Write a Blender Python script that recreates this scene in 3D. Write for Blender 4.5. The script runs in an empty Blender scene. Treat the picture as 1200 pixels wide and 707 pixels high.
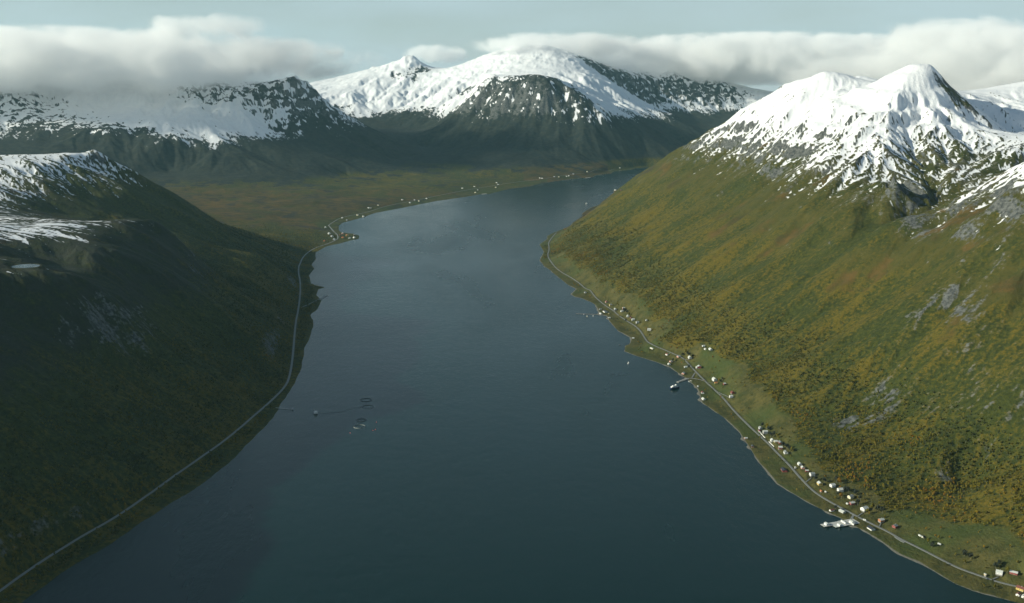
import bpy, bmesh, math, random
import numpy as np
from mathutils import Vector, Matrix

# ================================================================ camera, sky, sun, exposure
sc = bpy.context.scene
COL = sc.collection
R = math.radians

cam_d = bpy.data.cameras.new('camera')
cam_d.sensor_width = 36.0
cam_d.lens = 37.5
cam_d.clip_start = 1.0
cam_d.clip_end = 120000.0
cam = bpy.data.objects.new('camera', cam_d)
cam.location = (0, 0, 900)
cam.rotation_euler = (R(90 - 12.122), 0, 0)
COL.objects.link(cam)
sc.camera = cam

SUN_EL = R(22)
SUN_AZ = math.atan2(-0.985, -0.17)          # direction towards the sun, clockwise from +y
world = bpy.data.worlds.new('World')
sc.world = world
world.use_nodes = True
wn = world.node_tree.nodes; wl = world.node_tree.links
wn.clear()
w_out = wn.new('ShaderNodeOutputWorld'); w_bg = wn.new('ShaderNodeBackground')
w_sky = wn.new('ShaderNodeTexSky'); w_sky.sky_type = 'NISHITA'; w_sky.sun_disc = False
w_sky.sun_elevation = SUN_EL; w_sky.sun_rotation = SUN_AZ
w_sky.altitude = 900; w_sky.air_density = 1.2; w_sky.dust_density = .5; w_sky.ozone_density = 2.5
# thin high veil cloud all over the sky
w_tc = wn.new('ShaderNodeTexCoord'); w_map = wn.new('ShaderNodeMapping'); w_map.inputs['Scale'].default_value = (2.2, 2.2, 9.0)
w_no = wn.new('ShaderNodeTexNoise'); w_no.inputs['Scale'].default_value = 1.6; w_no.inputs['Detail'].default_value = 6
w_mr = wn.new('ShaderNodeMapRange'); w_mr.inputs['From Min'].default_value = .35; w_mr.inputs['From Max'].default_value = .75
w_mr.inputs['To Min'].default_value = .4; w_mr.inputs['To Max'].default_value = .85
w_mix = wn.new('ShaderNodeMix'); w_mix.data_type = 'RGBA'
w_mix.inputs['B'].default_value = (7.4, 9.3, 10.1, 1)
wl.new(w_tc.outputs['Generated'], w_map.inputs['Vector']); wl.new(w_map.outputs['Vector'], w_no.inputs['Vector'])
wl.new(w_no.outputs['Fac'], w_mr.inputs['Value']); w_sep = wn.new('ShaderNodeSeparateXYZ'); wl.new(w_tc.outputs['Generated'], w_sep.inputs[0])
w_ab = wn.new('ShaderNodeMath'); w_ab.operation = 'ABSOLUTE'; wl.new(w_sep.outputs['Z'], w_ab.inputs[0])
w_ad = wn.new('ShaderNodeMath'); w_ad.operation = 'ADD'; w_ad.inputs[1].default_value = .22; wl.new(w_ab.outputs[0], w_ad.inputs[0])
w_dv = wn.new('ShaderNodeMath'); w_dv.operation = 'DIVIDE'; w_dv.inputs[0].default_value = .28; wl.new(w_ad.outputs[0], w_dv.inputs[1])   # the veil looks thinner the steeper one looks through it
w_fm = wn.new('ShaderNodeMath'); w_fm.operation = 'MULTIPLY'; w_fm.use_clamp = True; wl.new(w_mr.outputs['Result'], w_fm.inputs[0]); wl.new(w_dv.outputs[0], w_fm.inputs[1])
wl.new(w_fm.outputs[0], w_mix.inputs['Factor'])
wl.new(w_sky.outputs['Color'], w_mix.inputs['A']); wl.new(w_mix.outputs['Result'], w_bg.inputs['Color'])
w_bg.inputs['Strength'].default_value = 0.065
wl.new(w_bg.outputs['Background'], w_out.inputs['Surface'])

sun_d = bpy.data.lights.new('sun', 'SUN')
sun_d.energy = 5.0; sun_d.angle = R(.6); sun_d.color = (1.0, .96, .78)
sun = bpy.data.objects.new('sun', sun_d)
sd = Vector((math.sin(SUN_AZ) * math.cos(SUN_EL), math.cos(SUN_AZ) * math.cos(SUN_EL), math.sin(SUN_EL)))
sun.rotation_euler = sd.to_track_quat('Z', 'Y').to_euler()
sun.location = sd * 5000
COL.objects.link(sun)

vs = sc.view_settings
vs.view_transform = 'Standard'; vs.look = 'None'; vs.exposure = 0.25; vs.gamma = 1.0; vs.use_curve_mapping = False
cy = sc.cycles
cy.use_denoising = True
cy.use_adaptive_sampling = True; cy.adaptive_threshold = .02
cy.max_bounces = 11; cy.diffuse_bounces = 2; cy.glossy_bounces = 2; cy.transmission_bounces = 2; cy.volume_bounces = 11
cy.transparent_max_bounces = 8
cy.volume_max_steps = 220; cy.volume_step_rate = .13
cy.sample_clamp_indirect = 4.0; cy.sample_clamp_direct = 12.0
cy.denoising_prefilter = 'ACCURATE'
cy.caustics_reflective = False; cy.caustics_refractive = False

# ---------------------------------------------------------------- terrain (world metres; x right, y along the fjord, z up)
def hash2(ix, iy, k):
    h = (ix.astype(np.int64) * 374761393 + iy.astype(np.int64) * 668265263 + k * 1442695041) & 0xffffffff
    h = ((h ^ (h >> 13)) * 1274126177) & 0xffffffff
    h = ((h ^ (h >> 16)) * 2246822519) & 0xffffffff
    return ((h ^ (h >> 15)) & 0xffffff) / float(0x1000000)

def vnoise(x, y, k=0):
    ix = np.floor(x); iy = np.floor(y)
    fx = x - ix; fy = y - iy
    ux = fx * fx * fx * (fx * (fx * 6 - 15) + 10); uy = fy * fy * fy * (fy * (fy * 6 - 15) + 10)
    out = 0
    for dx in (0, 1):
        for dy in (0, 1):
            a = hash2(ix + dx, iy + dy, k) * 6.2831853
            g = np.cos(a) * (fx - dx) + np.sin(a) * (fy - dy)
            out = out + g * (ux if dx else 1 - ux) * (uy if dy else 1 - uy)
    return out * 1.5

def fbm(x, y, scale, octv=4, k=0, gain=.5):
    s = 0; a = 1.; f = 1. / scale; t = 0
    for i in range(octv):
        s = s + a * vnoise(x * f + 17.3 * i, y * f - 9.1 * i, k + i); t += a; a *= gain; f *= 2.03
    return s / t

def sstep(a, b, v):
    t = np.clip((v - a) / (b - a), 0, 1)
    return t * t * (3 - 2 * t)

def gully(x, y, sx, sy, scale, k):
    """ribs and gullies running down the slope; (sx, sy) is the unit vector across the slope"""
    px = x / scale; py = y / scale
    ix = np.floor(px); iy = np.floor(py)
    n = np.zeros_like(px); dn = np.zeros_like(px); wt = np.zeros_like(px)
    for dx in (-1, 0, 1):
        for dy in (-1, 0, 1):
            cx = ix + dx; cy = iy + dy
            ox = cx + hash2(cx, cy, k) ; oy = cy + hash2(cx, cy, k + 1)
            ax = px - ox; ay = py - oy
            w = np.exp(-2.2 * (ax * ax + ay * ay))
            ph = 6.2831853 * (ax * sx + ay * sy) * 1.25 + 6.2831853 * hash2(cx, cy, k + 2)
            n += w * np.cos(ph); dn -= w * np.sin(ph); wt += w
    return n / (wt + 1e-6), dn / (wt + 1e-6)

def poly_distance(x, y, poly, closed=True):
    """signed distance: positive outside the polygon (land), negative inside (water)"""
    best = np.full(x.shape, 1e18); inside = np.zeros(x.shape, bool)
    n = len(poly)
    for i in range(n if closed else n - 1):
        ax, ay = poly[i]; bx, by = poly[(i + 1) % n]
        ex, ey = bx - ax, by - ay
        l2 = ex * ex + ey * ey + 1e-9
        t = np.clip(((x - ax) * ex + (y - ay) * ey) / l2, 0, 1)
        qx = x - ax - t * ex; qy = y - ay - t * ey
        best = np.minimum(best, qx * qx + qy * qy)
        if closed:
            c = ((ay > y) != (by > y))
            with np.errstate(divide='ignore', invalid='ignore'):
                xi = (bx - ax) * (y - ay) / (by - ay + 1e-12) + ax
            inside ^= c & (x < xi)
    d = np.sqrt(best)
    return np.where(inside, -d, d) if closed else d

GX0, GX1, GY0, GY1, GS = -9600., 9600., -600., 24000., 42.

class Terrain:
    def __init__(self, shore, pts):
        self.shore = shore
        P = np.array(pts, float)
        # shore points at sea level, thinned
        S = np.array(shore); keep = [0]
        for i in range(1, len(S)):
            if np.hypot(*(S[i] - S[keep[-1]])) > 110: keep.append(i)
        S = S[keep]; S = S[(S[:, 1] > -500) & (S[:, 1] < 11500)]
        self.nS = len(S)
        P = np.vstack([P, np.c_[S, np.full(len(S), 3.)]])
        c2 = 35. ** 2
        d2 = (P[:, None, 0] - P[None, :, 0]) ** 2 + (P[:, None, 1] - P[None, :, 1]) ** 2
        A = -np.sqrt(d2 + c2) + np.eye(len(P)) * -1.5
        M = np.block([[A, np.ones((len(P), 1))], [np.ones((1, len(P))), np.zeros((1, 1))]])
        w = np.linalg.solve(M, np.r_[P[:, 2], 0])
        self.gx = np.arange(GX0, GX1 + 1, GS); self.gy = np.arange(GY0, GY1 + 1, GS)
        X, Y = np.meshgrid(self.gx, self.gy)
        Z = np.full(X.shape, w[-1])
        for i in range(len(P)):
            Z -= w[i] * np.sqrt((X - P[i, 0]) ** 2 + (Y - P[i, 1]) ** 2 + c2)
        D = poly_distance(X.ravel(), Y.ravel(), shore).reshape(X.shape)
        self.D = D
        Z = np.where(D > 0, np.maximum(Z, np.minimum(2 + D * .04, 60)), np.minimum(Z, 3))
        self.Z = Z
        gyv, gxv = np.gradient(Z, GS)
        self.Gx, self.Gy = gxv, gyv

    def samp(self, A, x, y, cubic=False):
        u = np.clip((x - GX0) / GS, 1, A.shape[1] - 3.001); v = np.clip((y - GY0) / GS, 1, A.shape[0] - 3.001)
        i = np.floor(u).astype(int); j = np.floor(v).astype(int); fu = u - i; fv = v - j
        if not cubic:
            return (A[j, i] * (1 - fu) + A[j, i + 1] * fu) * (1 - fv) + (A[j + 1, i] * (1 - fu) + A[j + 1, i + 1] * fu) * fv
        def wts(t):
            return [(1 - t) ** 3 / 6, (3 * t ** 3 - 6 * t ** 2 + 4) / 6, (-3 * t ** 3 + 3 * t ** 2 + 3 * t + 1) / 6, t ** 3 / 6]
        wu = wts(fu); wv = wts(fv); o = 0
        for b in range(4):
            for a in range(4):
                o = o + A[j + b - 1, i + a - 1] * wu[a] * wv[b]
        return o

    def shore_d(self, x, y):
        d = self.samp(self.D, x, y)
        near = np.abs(d) < 200
        if near.any():
            d = d.copy(); d[near] = poly_distance(x[near], y[near], self.shore)
        return d

    def height(self, x, y, full=False):
        x = np.asarray(x, float); y = np.asarray(y, float)
        d = self.shore_d(x, y)
        dj = d + 5 * fbm(x, y, 60, 3, 90) * sstep(-60, 0, d) * (1 - sstep(60, 200, d))
        z0 = self.samp(self.Z, x, y, True)
        gx = self.samp(self.Gx, x, y); gy = self.samp(self.Gy, x, y)
        sl = np.hypot(gx, gy) + 1e-6
        far = sstep(7000, 10000, y)
        z = z0 + fbm(x, y, 900, 3, 5) * 26 * sstep(.05, .5, sl) * sstep(250, 800, d) + fbm(x, y, 420, 4, 7) * 18 * sstep(100, 500, d)
        hi = sstep(330, 620, z0)
        damp = sstep(40, 330, d) * sstep(.06, .42, sl)
        cg = np.zeros_like(x); ggx, ggy = gx.copy(), gy.copy(); fine = np.zeros_like(x)
        for k, (sc, am) in enumerate(((520, 20), (260, 12), (125, 7.5), (62, 4.4), (30, 2.2), (15, .9))):
            if sc < 20 and full is False: break
            g = np.hypot(ggx, ggy) + 1e-6
            sx, sy = -ggy / g, ggx / g
            n, dn = gully(x, y, sx, sy, sc, 200 + 10 * k)
            a = am * damp * ((.85 if k < 2 else .55) + .8 * hi) * (1 - (.92 if k < 3 else .6) * sstep(720, 880, z0))
            cg = cg + n * a
            if k >= 1: fine = fine + n * (0, .35, .6, .9, 1., .9)[k]
            ggx = ggx + a * dn * 6.28 * 1.0 / sc * sx * .8; ggy = ggy + a * dn * 6.28 * 1.0 / sc * sy * .8
        z = z + cg
        r = 1 - 2 * np.abs(fbm(x, y, 240, 5, 31, .55))
        crag = np.maximum(sstep(.05, .4, fbm(x, y, 1500, 2, 33)) * .6, sstep(500, 1100, x) * sstep(12800, 13600, y))
        crag = np.maximum(crag, .45 * sstep(12300, 13200, y) * (x > -2600))
        z = z + (r - .45) * (9 + 48 * crag) * np.where((x > 300) & (y < 9000), .55, 1.) * hi * sstep(.1, .5, sl)
        per = 84 + 25 * vnoise(x / 1400, y / 1400, 52)          # rock bands: level benches and short cliffs
        band = np.sin(6.2831853 * (z + 30 * fbm(x, y, 300, 3, 51)) / per)
        z = z + band * 7.5 * np.where((x > -1300) & (y > 9500), .15, 1.) * hi * sstep(.0, .25, fbm(x, y, 1100, 2, 53) + .10 + .15 * ((x < -1200) & (y > 8000))) * sstep(.12, .4, sl)
        z = z + fbm(x, y, 45, 3, 44) * 3.0 * damp
        # coastal strip and beach
        prof = np.where(dj < 9, dj * .16, 1.44 + (dj - 9) * .055)
        k = sstep(25, 130, dj)
        z = prof * (1 - k) + np.maximum(z, 2.0) * k
        z = np.where(dj < 0, np.maximum(dj * .25, -40), z)
        fade = 1 - sstep(19000, 24000, y)
        z = z * fade + (1 - fade) * -20
        if full:
            return z, d, sl, cg, fine, z0, hi
        return z

# ================================================================ positions unprojected from image pixels, or estimated, in metres (x, y[, z])
SHORE = [
  (-1080, -3000), (-1060, 0), (-980, 900), (-910, 1500), (-851.0, 1698.8), (-835.4, 1784.7), (-807.5, 1871.4), (-782.4, 1934.9),
  (-754.0, 2048.4), (-729.1, 2137.2), (-699.4, 2223.3), (-682.6, 2300.1), (-666.2, 2387.6), (-648.3, 2569.4), (-636.4, 2712.6), (-642.2, 2847.8),
  (-641.7, 2961.9), (-645.1, 3066.8), (-653.4, 3188.6), (-673.2, 3319.8), (-690.4, 3439.1), (-697.7, 3554.8), (-711.6, 3678.1), (-726.4, 3809.8),
  (-764.9, 3950.7), (-757.1, 4070.8), (-766.0, 4198.1), (-807.7, 4315.9), (-822.7, 4440.2), (-796.3, 4476.9), (-843.2, 4514.3), (-872.3, 4552.3),
  (-920.5, 4751.7), (-924.5, 4923.7), (-961.4, 5037.4), (-966.8, 5180.7), (-1003.4, 5384.4), (-983.7, 5575.8), (-920.5, 5691.2), (-890.2, 5765.7),
  (-851.9, 5857.6), (-862.7, 5968.5), (-905.9, 6033.7), (-981.9, 6083.5), (-1010.1, 6168.3), (-1038.2, 6345.0), (-1035.6, 6493.6), (-1005.2, 6570.5),
  (-947.6, 6729.7), (-895.3, 6961.1), (-800.5, 7116.7), (-678.6, 7351.0), (-548.7, 7600.8), (-346.8, 7867.7), (-244.6, 8036.8), (-174.4, 8065.7),
  (-105.4, 8231.2), (0.0, 8460.4), (130.5, 8589.6), (210.8, 8790.7), (360.4, 9022.9), (515.5, 9221.9), (648.5, 9336.3), (713.3, 9406.2),
  (749.3, 9581.7), (901.1, 9738.4), (952.3, 9952.4), (1138.5, 10130.4), (1178.3, 10268.1), (1343.5, 10409.4), (1700, 10350), (2400, 10900),
  (3000, 11000), (3000, 10600), (2300, 10200), (1750, 9600), (1350, 8800), (1050, 8250), (944.1, 8428.7), (819.7, 8397.2),
  (778.7, 8243.3), (783.4, 8153.5), (820.4, 8065.7), (711.9, 7652.7), (614.7, 7399.6), (534.3, 7232.0), (457.5, 6939.4), (447.7, 6787.1),
  (371.3, 6493.6), (351.1, 6359.6), (235.0, 6066.8), (197.0, 5949.2), (193.2, 5832.8), (144.7, 5641.6), (162.2, 5411.0), (133.7, 5149.0),
  (151.3, 4991.3), (178.3, 4873.0), (200.9, 4745.4), (226.1, 4624.1), (241.4, 4533.2), (271.0, 4445.6), (243.0, 4328.0), (256.6, 4281.6),
  (278.6, 4259.6), (311.9, 4188.3), (329.6, 4124.0), (329.9, 4025.0), (334.3, 3956.6), (357.8, 3927.5), (359.4, 3837.2), (376.7, 3690.9),
  (413.5, 3582.4), (397.1, 3504.2), (379.4, 3481.1), (369.6, 3405.8), (399.6, 3354.8), (456.2, 3278.4), (493.4, 3211.1), (510.1, 3134.1),
  (521.2, 3094.1), (527.5, 3048.8), (537.8, 2990.1), (531.5, 2895.7), (529.7, 2847.8), (565.7, 2707.6), (577.1, 2615.5), (582.0, 2529.1),
  (582.2, 2439.6), (582.9, 2376.3), (587.2, 2309.1), (590.3, 2246.9), (610.0, 2193.9), (631.0, 2143.2), (656.3, 2095.0), (678.9, 2061.3),
  (689.5, 2027.3), (708.8, 1990.2), (728.5, 1923.4), (738.1, 1889.7), (762.4, 1854.5), (779.8, 1812.7), (797.8, 1768.2), (819.1, 1742.4),
  (841.4, 1727.5), (875.2, 1700.9), (910.4, 1654.3), (960, 1500), (1060, 900), (1150, 0), (1200, -3000),
]
CONTROL = [
  (1033.4, 5800, 563.2), (1192.0, 5600, 692.8), (1368.8, 5450, 812.2), (1466.5, 5350, 867.2), (1525.0, 5300, 908.1), (1562.9, 5180, 852.4), (1641.6, 5040, 818.8),
  (1663.1, 4880, 862.6), (1712.1, 4780, 903.7), (1761.1, 4700, 943.0), (1818.7, 4670, 903.6), (1852.2, 4650, 846.5), (1919.2, 4600, 761.9), (1987.3, 4550, 692.7),
  (2056.2, 4500, 638.7), (2229.5, 4700, 663.9), (2066.6, 6600, 874.7), (890.7, 6900, 298.0), (966.2, 6400, 427.7), (1713.6, 4250, 686.5), (1666.2, 3950, 577.3),
  (1301.9, 3620, 532.3), (1240.0, 4100, 565.0), (1195.0, 4700, 553.1), (1103.8, 5350, 538.9), (1419.6, 3650, 470.7), (1295.7, 3500, 429.1), (1223.7, 3300, 429.2),
  (1320.5, 3220, 479.8), (1404.9, 3130, 539.4), (1474.7, 3080, 609.2), (1457.9, 3560, 458.4), (1604.4, 3650, 529.2), (1785.9, 3800, 574.5), (1148.2, 2300, 217.1),
  (1072.3, 2600, 239.5), (997.7, 3050, 253.8), (887.8, 3650, 277.9), (884.3, 4400, 329.3), (730.8, 5050, 245.0), (564.3, 4350, 158.6), (715.5, 3500, 158.4),
  (825.6, 2850, 127.4), (933.5, 2480, 98.9), (1003.2, 2150, 52.9), (1295.8, 2650, 382.7), (1179.7, 2900, 357.9), (1113.2, 3450, 396.6), (2300, 5000, 760),
  (2800, 5400, 900), (2500, 4300, 760), (2900, 3600, 860), (2300, 2700, 830), (1900, 2300, 640), (1700, 1500, 520), (2200, 800, 650),
  (1500, 300, 300), (2900, 1800, 900), (1900, 5900, 650), (1700, 6900, 420), (1350, 7600, 170), (2300, 7500, 600), (2100, 8600, 300),
  (2900, 9200, 400), (3200, 6600, 560), (4200, 6800, 450), (4200, 5000, 800), (5500, 5500, 600), (5500, 8000, 350), (4500, 9500, 300),
  (7500, 6500, 500), (8500, 10000, 400), (6000, 3000, 700), (5000, 11500, 350), (3500, 12000, 350), (-1505.2, 4900, 319.8), (-1368.7, 4950, 193.9),
  (-1642.4, 4950, 389.3), (-1793.4, 5000, 455.8), (-1906.6, 4800, 549.5), (-2038.4, 4750, 545.7), (-2241.8, 4700, 542.0), (-1757.6, 4050, 381.3), (-1666.4, 3450, 430.2),
  (-1521.3, 3500, 426.3), (-1361.9, 3600, 412.7), (-1215.5, 3680, 387.0), (-1198.7, 3150, 383.8), (-1335.4, 3050, 380.2), (-1410.8, 2900, 405.7), (-1132.8, 2780, 357.3),
  (-1352.2, 2920, 373.5), (-1259.8, 2620, 388.5), (-1026.8, 3600, 197.2), (-956.8, 2900, 163.3), (-1072.3, 2600, 239.5), (-1177.9, 2380, 295.4), (-1047.5, 2080, 191.6),
  (-926.6, 2200, 111.8), (-856.5, 2560, 73.1), (-840.9, 3300, 117.6), (-1045.9, 4300, 167.1), (-1137.1, 4250, 175.7), (-963.8, 1880, 91.2), (-1248.6, 3850, 243.8),
  (-1285.6, 4300, 237.6), (-1500, 1600, 430), (-2000, 2200, 470), (-2600, 3200, 560), (-3000, 4300, 560), (-2500, 5500, 300), (-1900, 5700, 130),
  (-1500, 900, 420), (-2500, 800, 560), (-3500, 2000, 640), (-5000, 3000, 650), (-5000, 5000, 500), (-1400, 5600, 60), (-1500, -300, 420),
  (-7500, 3000, 600), (-8500, 7000, 500), (-1150, 6000, 22), (-1700, 6500, 45), (-2400, 6500, 80), (-3200, 6400, 140), (-1100, 7200, 40),
  (-1800, 7300, 60), (-700, 7900, 30), (-2500, 7100, 90), (-4200, 6500, 300), (-500, 8500, 35), (-1000, 8300, 45), (-3500, 7200, 200),
  (-1500, 8200, 55), (-2200, 7900, 85), (-2900, 7900, 130), (-3700, 7700, 220), (-900, 9000, 50), (-1350, 8900, 65), (-4800, 7500, 400),
  (-2096.0, 10500, 859.8), (-2293.1, 10450, 803.9), (-2528.7, 10400, 764.4), (-2960.0, 10500, 843.7), (-3310.9, 10600, 980.9), (-4206.4, 10800, 1105.6), (-5043.5, 10800, 1146.6),
  (-2147.3, 9700, 412.6), (-2625.3, 9500, 482.0), (-2225.5, 8750, 240.4), (-2791.3, 8800, 333.7), (-3519.3, 8900, 438.9), (-3723.5, 8700, 360.7), (-4223.2, 8900, 438.9),
  (-1857.9, 10500, 633.6), (-1641.7, 10400, 458.6), (-1374.6, 10200, 259.7), (-1113.5, 10000, 114.6), (-1601.0, 9150, 181.4), (-1901.8, 8850, 176.9), (-2710.5, 8500, 138.1),
  (-3505.8, 9900, 618.2), (-4205.6, 9900, 633.5), (-1707.4, 9800, 330.9), (-3200, 11500, 850), (-5000, 11600, 950), (-2600, 12000, 520), (-1900, 11700, 330),
  (-6500, 11000, 850), (-3200, 13000, 500), (-5500, 13500, 500), (-8000, 12500, 500), (-811.3, 10200, 98.9), (-872.8, 11000, 157.6), (-977.2, 12000, 297.1),
  (-1523.7, 12900, 492.8), (-2089.1, 13300, 644.7), (-1322.6, 14500, 1121.0), (-1457.0, 14350, 998.6), (-1170.5, 14550, 1000.0), (-1589.6, 14000, 825.0), (-1173.0, 13600, 743.6),
  (-2000.4, 16000, 973.3), (-2699.1, 16000, 666.8), (-799.5, 14600, 888.8), (-446.3, 14300, 1063.6), (-164.8, 14100, 1168.5), (108.9, 14000, 1251.4), (479.8, 13700, 1223.1),
  (700.1, 13200, 1071.1), (-250.4, 11850, 872.8), (0.0, 11500, 838.4), (239.9, 11350, 856.6), (398.3, 11300, 822.1), (569.0, 11150, 703.1), (736.0, 11000, 569.8),
  (899.0, 10850, 447.9), (-514.7, 11900, 598.1), (887.4, 12600, 871.1), (1123.0, 12450, 737.7), (1354.9, 12300, 559.4), (1828.1, 12200, 429.7), (943.6, 12000, 604.8),
  (212.5, 10750, 359.9), (-217.4, 11000, 347.3), (507.6, 10700, 362.4), (204.3, 10300, 204.8), (-336.4, 10600, 184.6), (828.9, 10450, 211.1), (1569.6, 11000, 209.4),
  (154.4, 9700, 107.5), (983.4, 10300, 74.7), (-758.0, 12000, 372.0), (1024.9, 14600, 1089.3), (1307.7, 14550, 955.6), (1585.4, 14500, 999.6), (1930.2, 14500, 822.3),
  (2097.8, 14500, 911.1), (2394.2, 14550, 777.4), (2628.7, 14600, 844.1), (3251.4, 14800, 684.3), (1663.7, 13200, 462.9), (2094.7, 13300, 480.2), (2640.6, 13400, 414.6),
  (2140.1, 12300, 262.8), (230, 12000, 780), (600, 12100, 760), (-150, 12300, 800), (0, 9000, 25), (-600, 9200, 40), (800, 9700, 30),
  (1500, 10350, 40), (2000, 11300, 120), (2800, 11800, 150), (-800, 17000, 600), (1500, 17000, 600), (4500, 15000, 550), (4500, 18000, 400),
  (-4000, 17000, 450), (7000, 15500, 450), (-7500, 17000, 400), (0, 20000, 300), (6000, 21000, 300), (-6000, 21000, 300),
]
ROADS = [
  (6.6, [(-921.0, 1648.6), (-899.7, 1725.6), (-886.0, 1806.4), (-852.7, 1917.7), (-813.1, 2034.9), (-789.0, 2138.6), (-762.3, 2245.9), (-730.3, 2402.9), (-699.4, 2602.6), (-676.6, 2821.5), (-661.5, 2998.4), (-674.3, 3123.0), (-705.7, 3318.2), (-755.1, 3594.5), (-810.2, 3918.9), (-842.3, 4153.8), (-930.1, 4603.0), (-986.6, 4835.0), (-1027.3, 5126.0), (-1042.4, 5360.3), (-1028.9, 5526.7), (-990.2, 5641.3), (-961.6, 5746.8), (-955.9, 5828.9), (-1007.7, 6031.8), (-1099.4, 6345.3)]),
  (4.2, [(-818.2, 4026.8), (-798.3, 4150.3), (-781.7, 4228.8)]),
  (5.2, [(-1099.4, 6345.3), (-1093.4, 6528.5), (-1072.1, 6662.2), (-970.5, 6898.0), (-867.1, 7200.2), (-721.8, 7499.0), (-561.9, 7792.5), (-360.1, 8181.3), (-202.8, 8450.6), (0.0, 8788.5), (291.9, 9138.8), (691.4, 9631.9), (962.8, 10067.2)]),
  (5.2, [(254.5, 6063.3), (193.7, 5702.5), (194.9, 5471.9), (175.0, 5265.8), (194.8, 4997.1), (223.7, 4823.9), (263.0, 4681.5), (295.4, 4529.3), (311.3, 4436.3), (330.0, 4297.4), (357.2, 4156.7), (375.3, 4053.8), (395.7, 3954.4), (419.8, 3813.8), (438.3, 3728.3), (453.4, 3647.8), (457.7, 3583.0), (457.9, 3490.8), (462.5, 3416.2), (507.5, 3337.2), (539.4, 3275.7), (549.3, 3234.8), (560.8, 3143.1), (574.0, 3040.8), (583.9, 2958.1), (595.1, 2815.8), (600.7, 2761.7), (619.6, 2597.0), (632.5, 2503.4), (638.3, 2423.7), (646.9, 2337.2), (649.4, 2279.1), (657.7, 2203.1), (670.1, 2161.0), (687.3, 2119.8), (705.9, 2080.7), (721.3, 2045.7), (738.2, 2012.3), (751.6, 1986.4), (764.2, 1950.1), (780.6, 1917.5), (805.3, 1866.8), (824.8, 1823.9), (849.3, 1793.0), (865.6, 1773.6), (885.8, 1757.0), (904.5, 1745.2), (947.1, 1700.8)]),
  (4.2, [(560.3, 3139.8), (549.3, 3111.9), (541.3, 3087.2)]),
  (4.5, [(572.9, 3048.9), (558.8, 3069.4), (543.4, 3084.1), (525.5, 3083.9)]),
  (4.5, [(708.6, 2072.1), (703.2, 2060.4), (696.1, 2048.9)]),
  (9.0, [(758.6, 1962.6), (762.1, 1948.7), (767.7, 1936.6)]),
  (2.4, [(577.7, 3019.1), (587.6, 3018.6), (592.5, 3018.7)]),
  (2.4, [(713.9, 2060.9), (724.8, 2073.2), (731.1, 2079.2)]),
  (2.4, [(654.3, 2239.6), (665.6, 2253.6), (673.1, 2263.9)]),
  (2.4, [(626.7, 2580.4), (633.9, 2574.4), (637.4, 2566.1)]),
  (2.4, [(865.6, 1773.6), (873.9, 1778.9), (880.2, 1783.0)]),
  (2.4, [(546.1, 3248.9), (553.4, 3244.7), (557.1, 3243.5)]),
  (2.4, [(586.9, 2921.9), (600.0, 2877.7), (606.1, 2848.9)]),
  (2.4, [(740.2, 2008.2), (746.3, 2018.7), (751.1, 2027.9)]),
]
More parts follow.
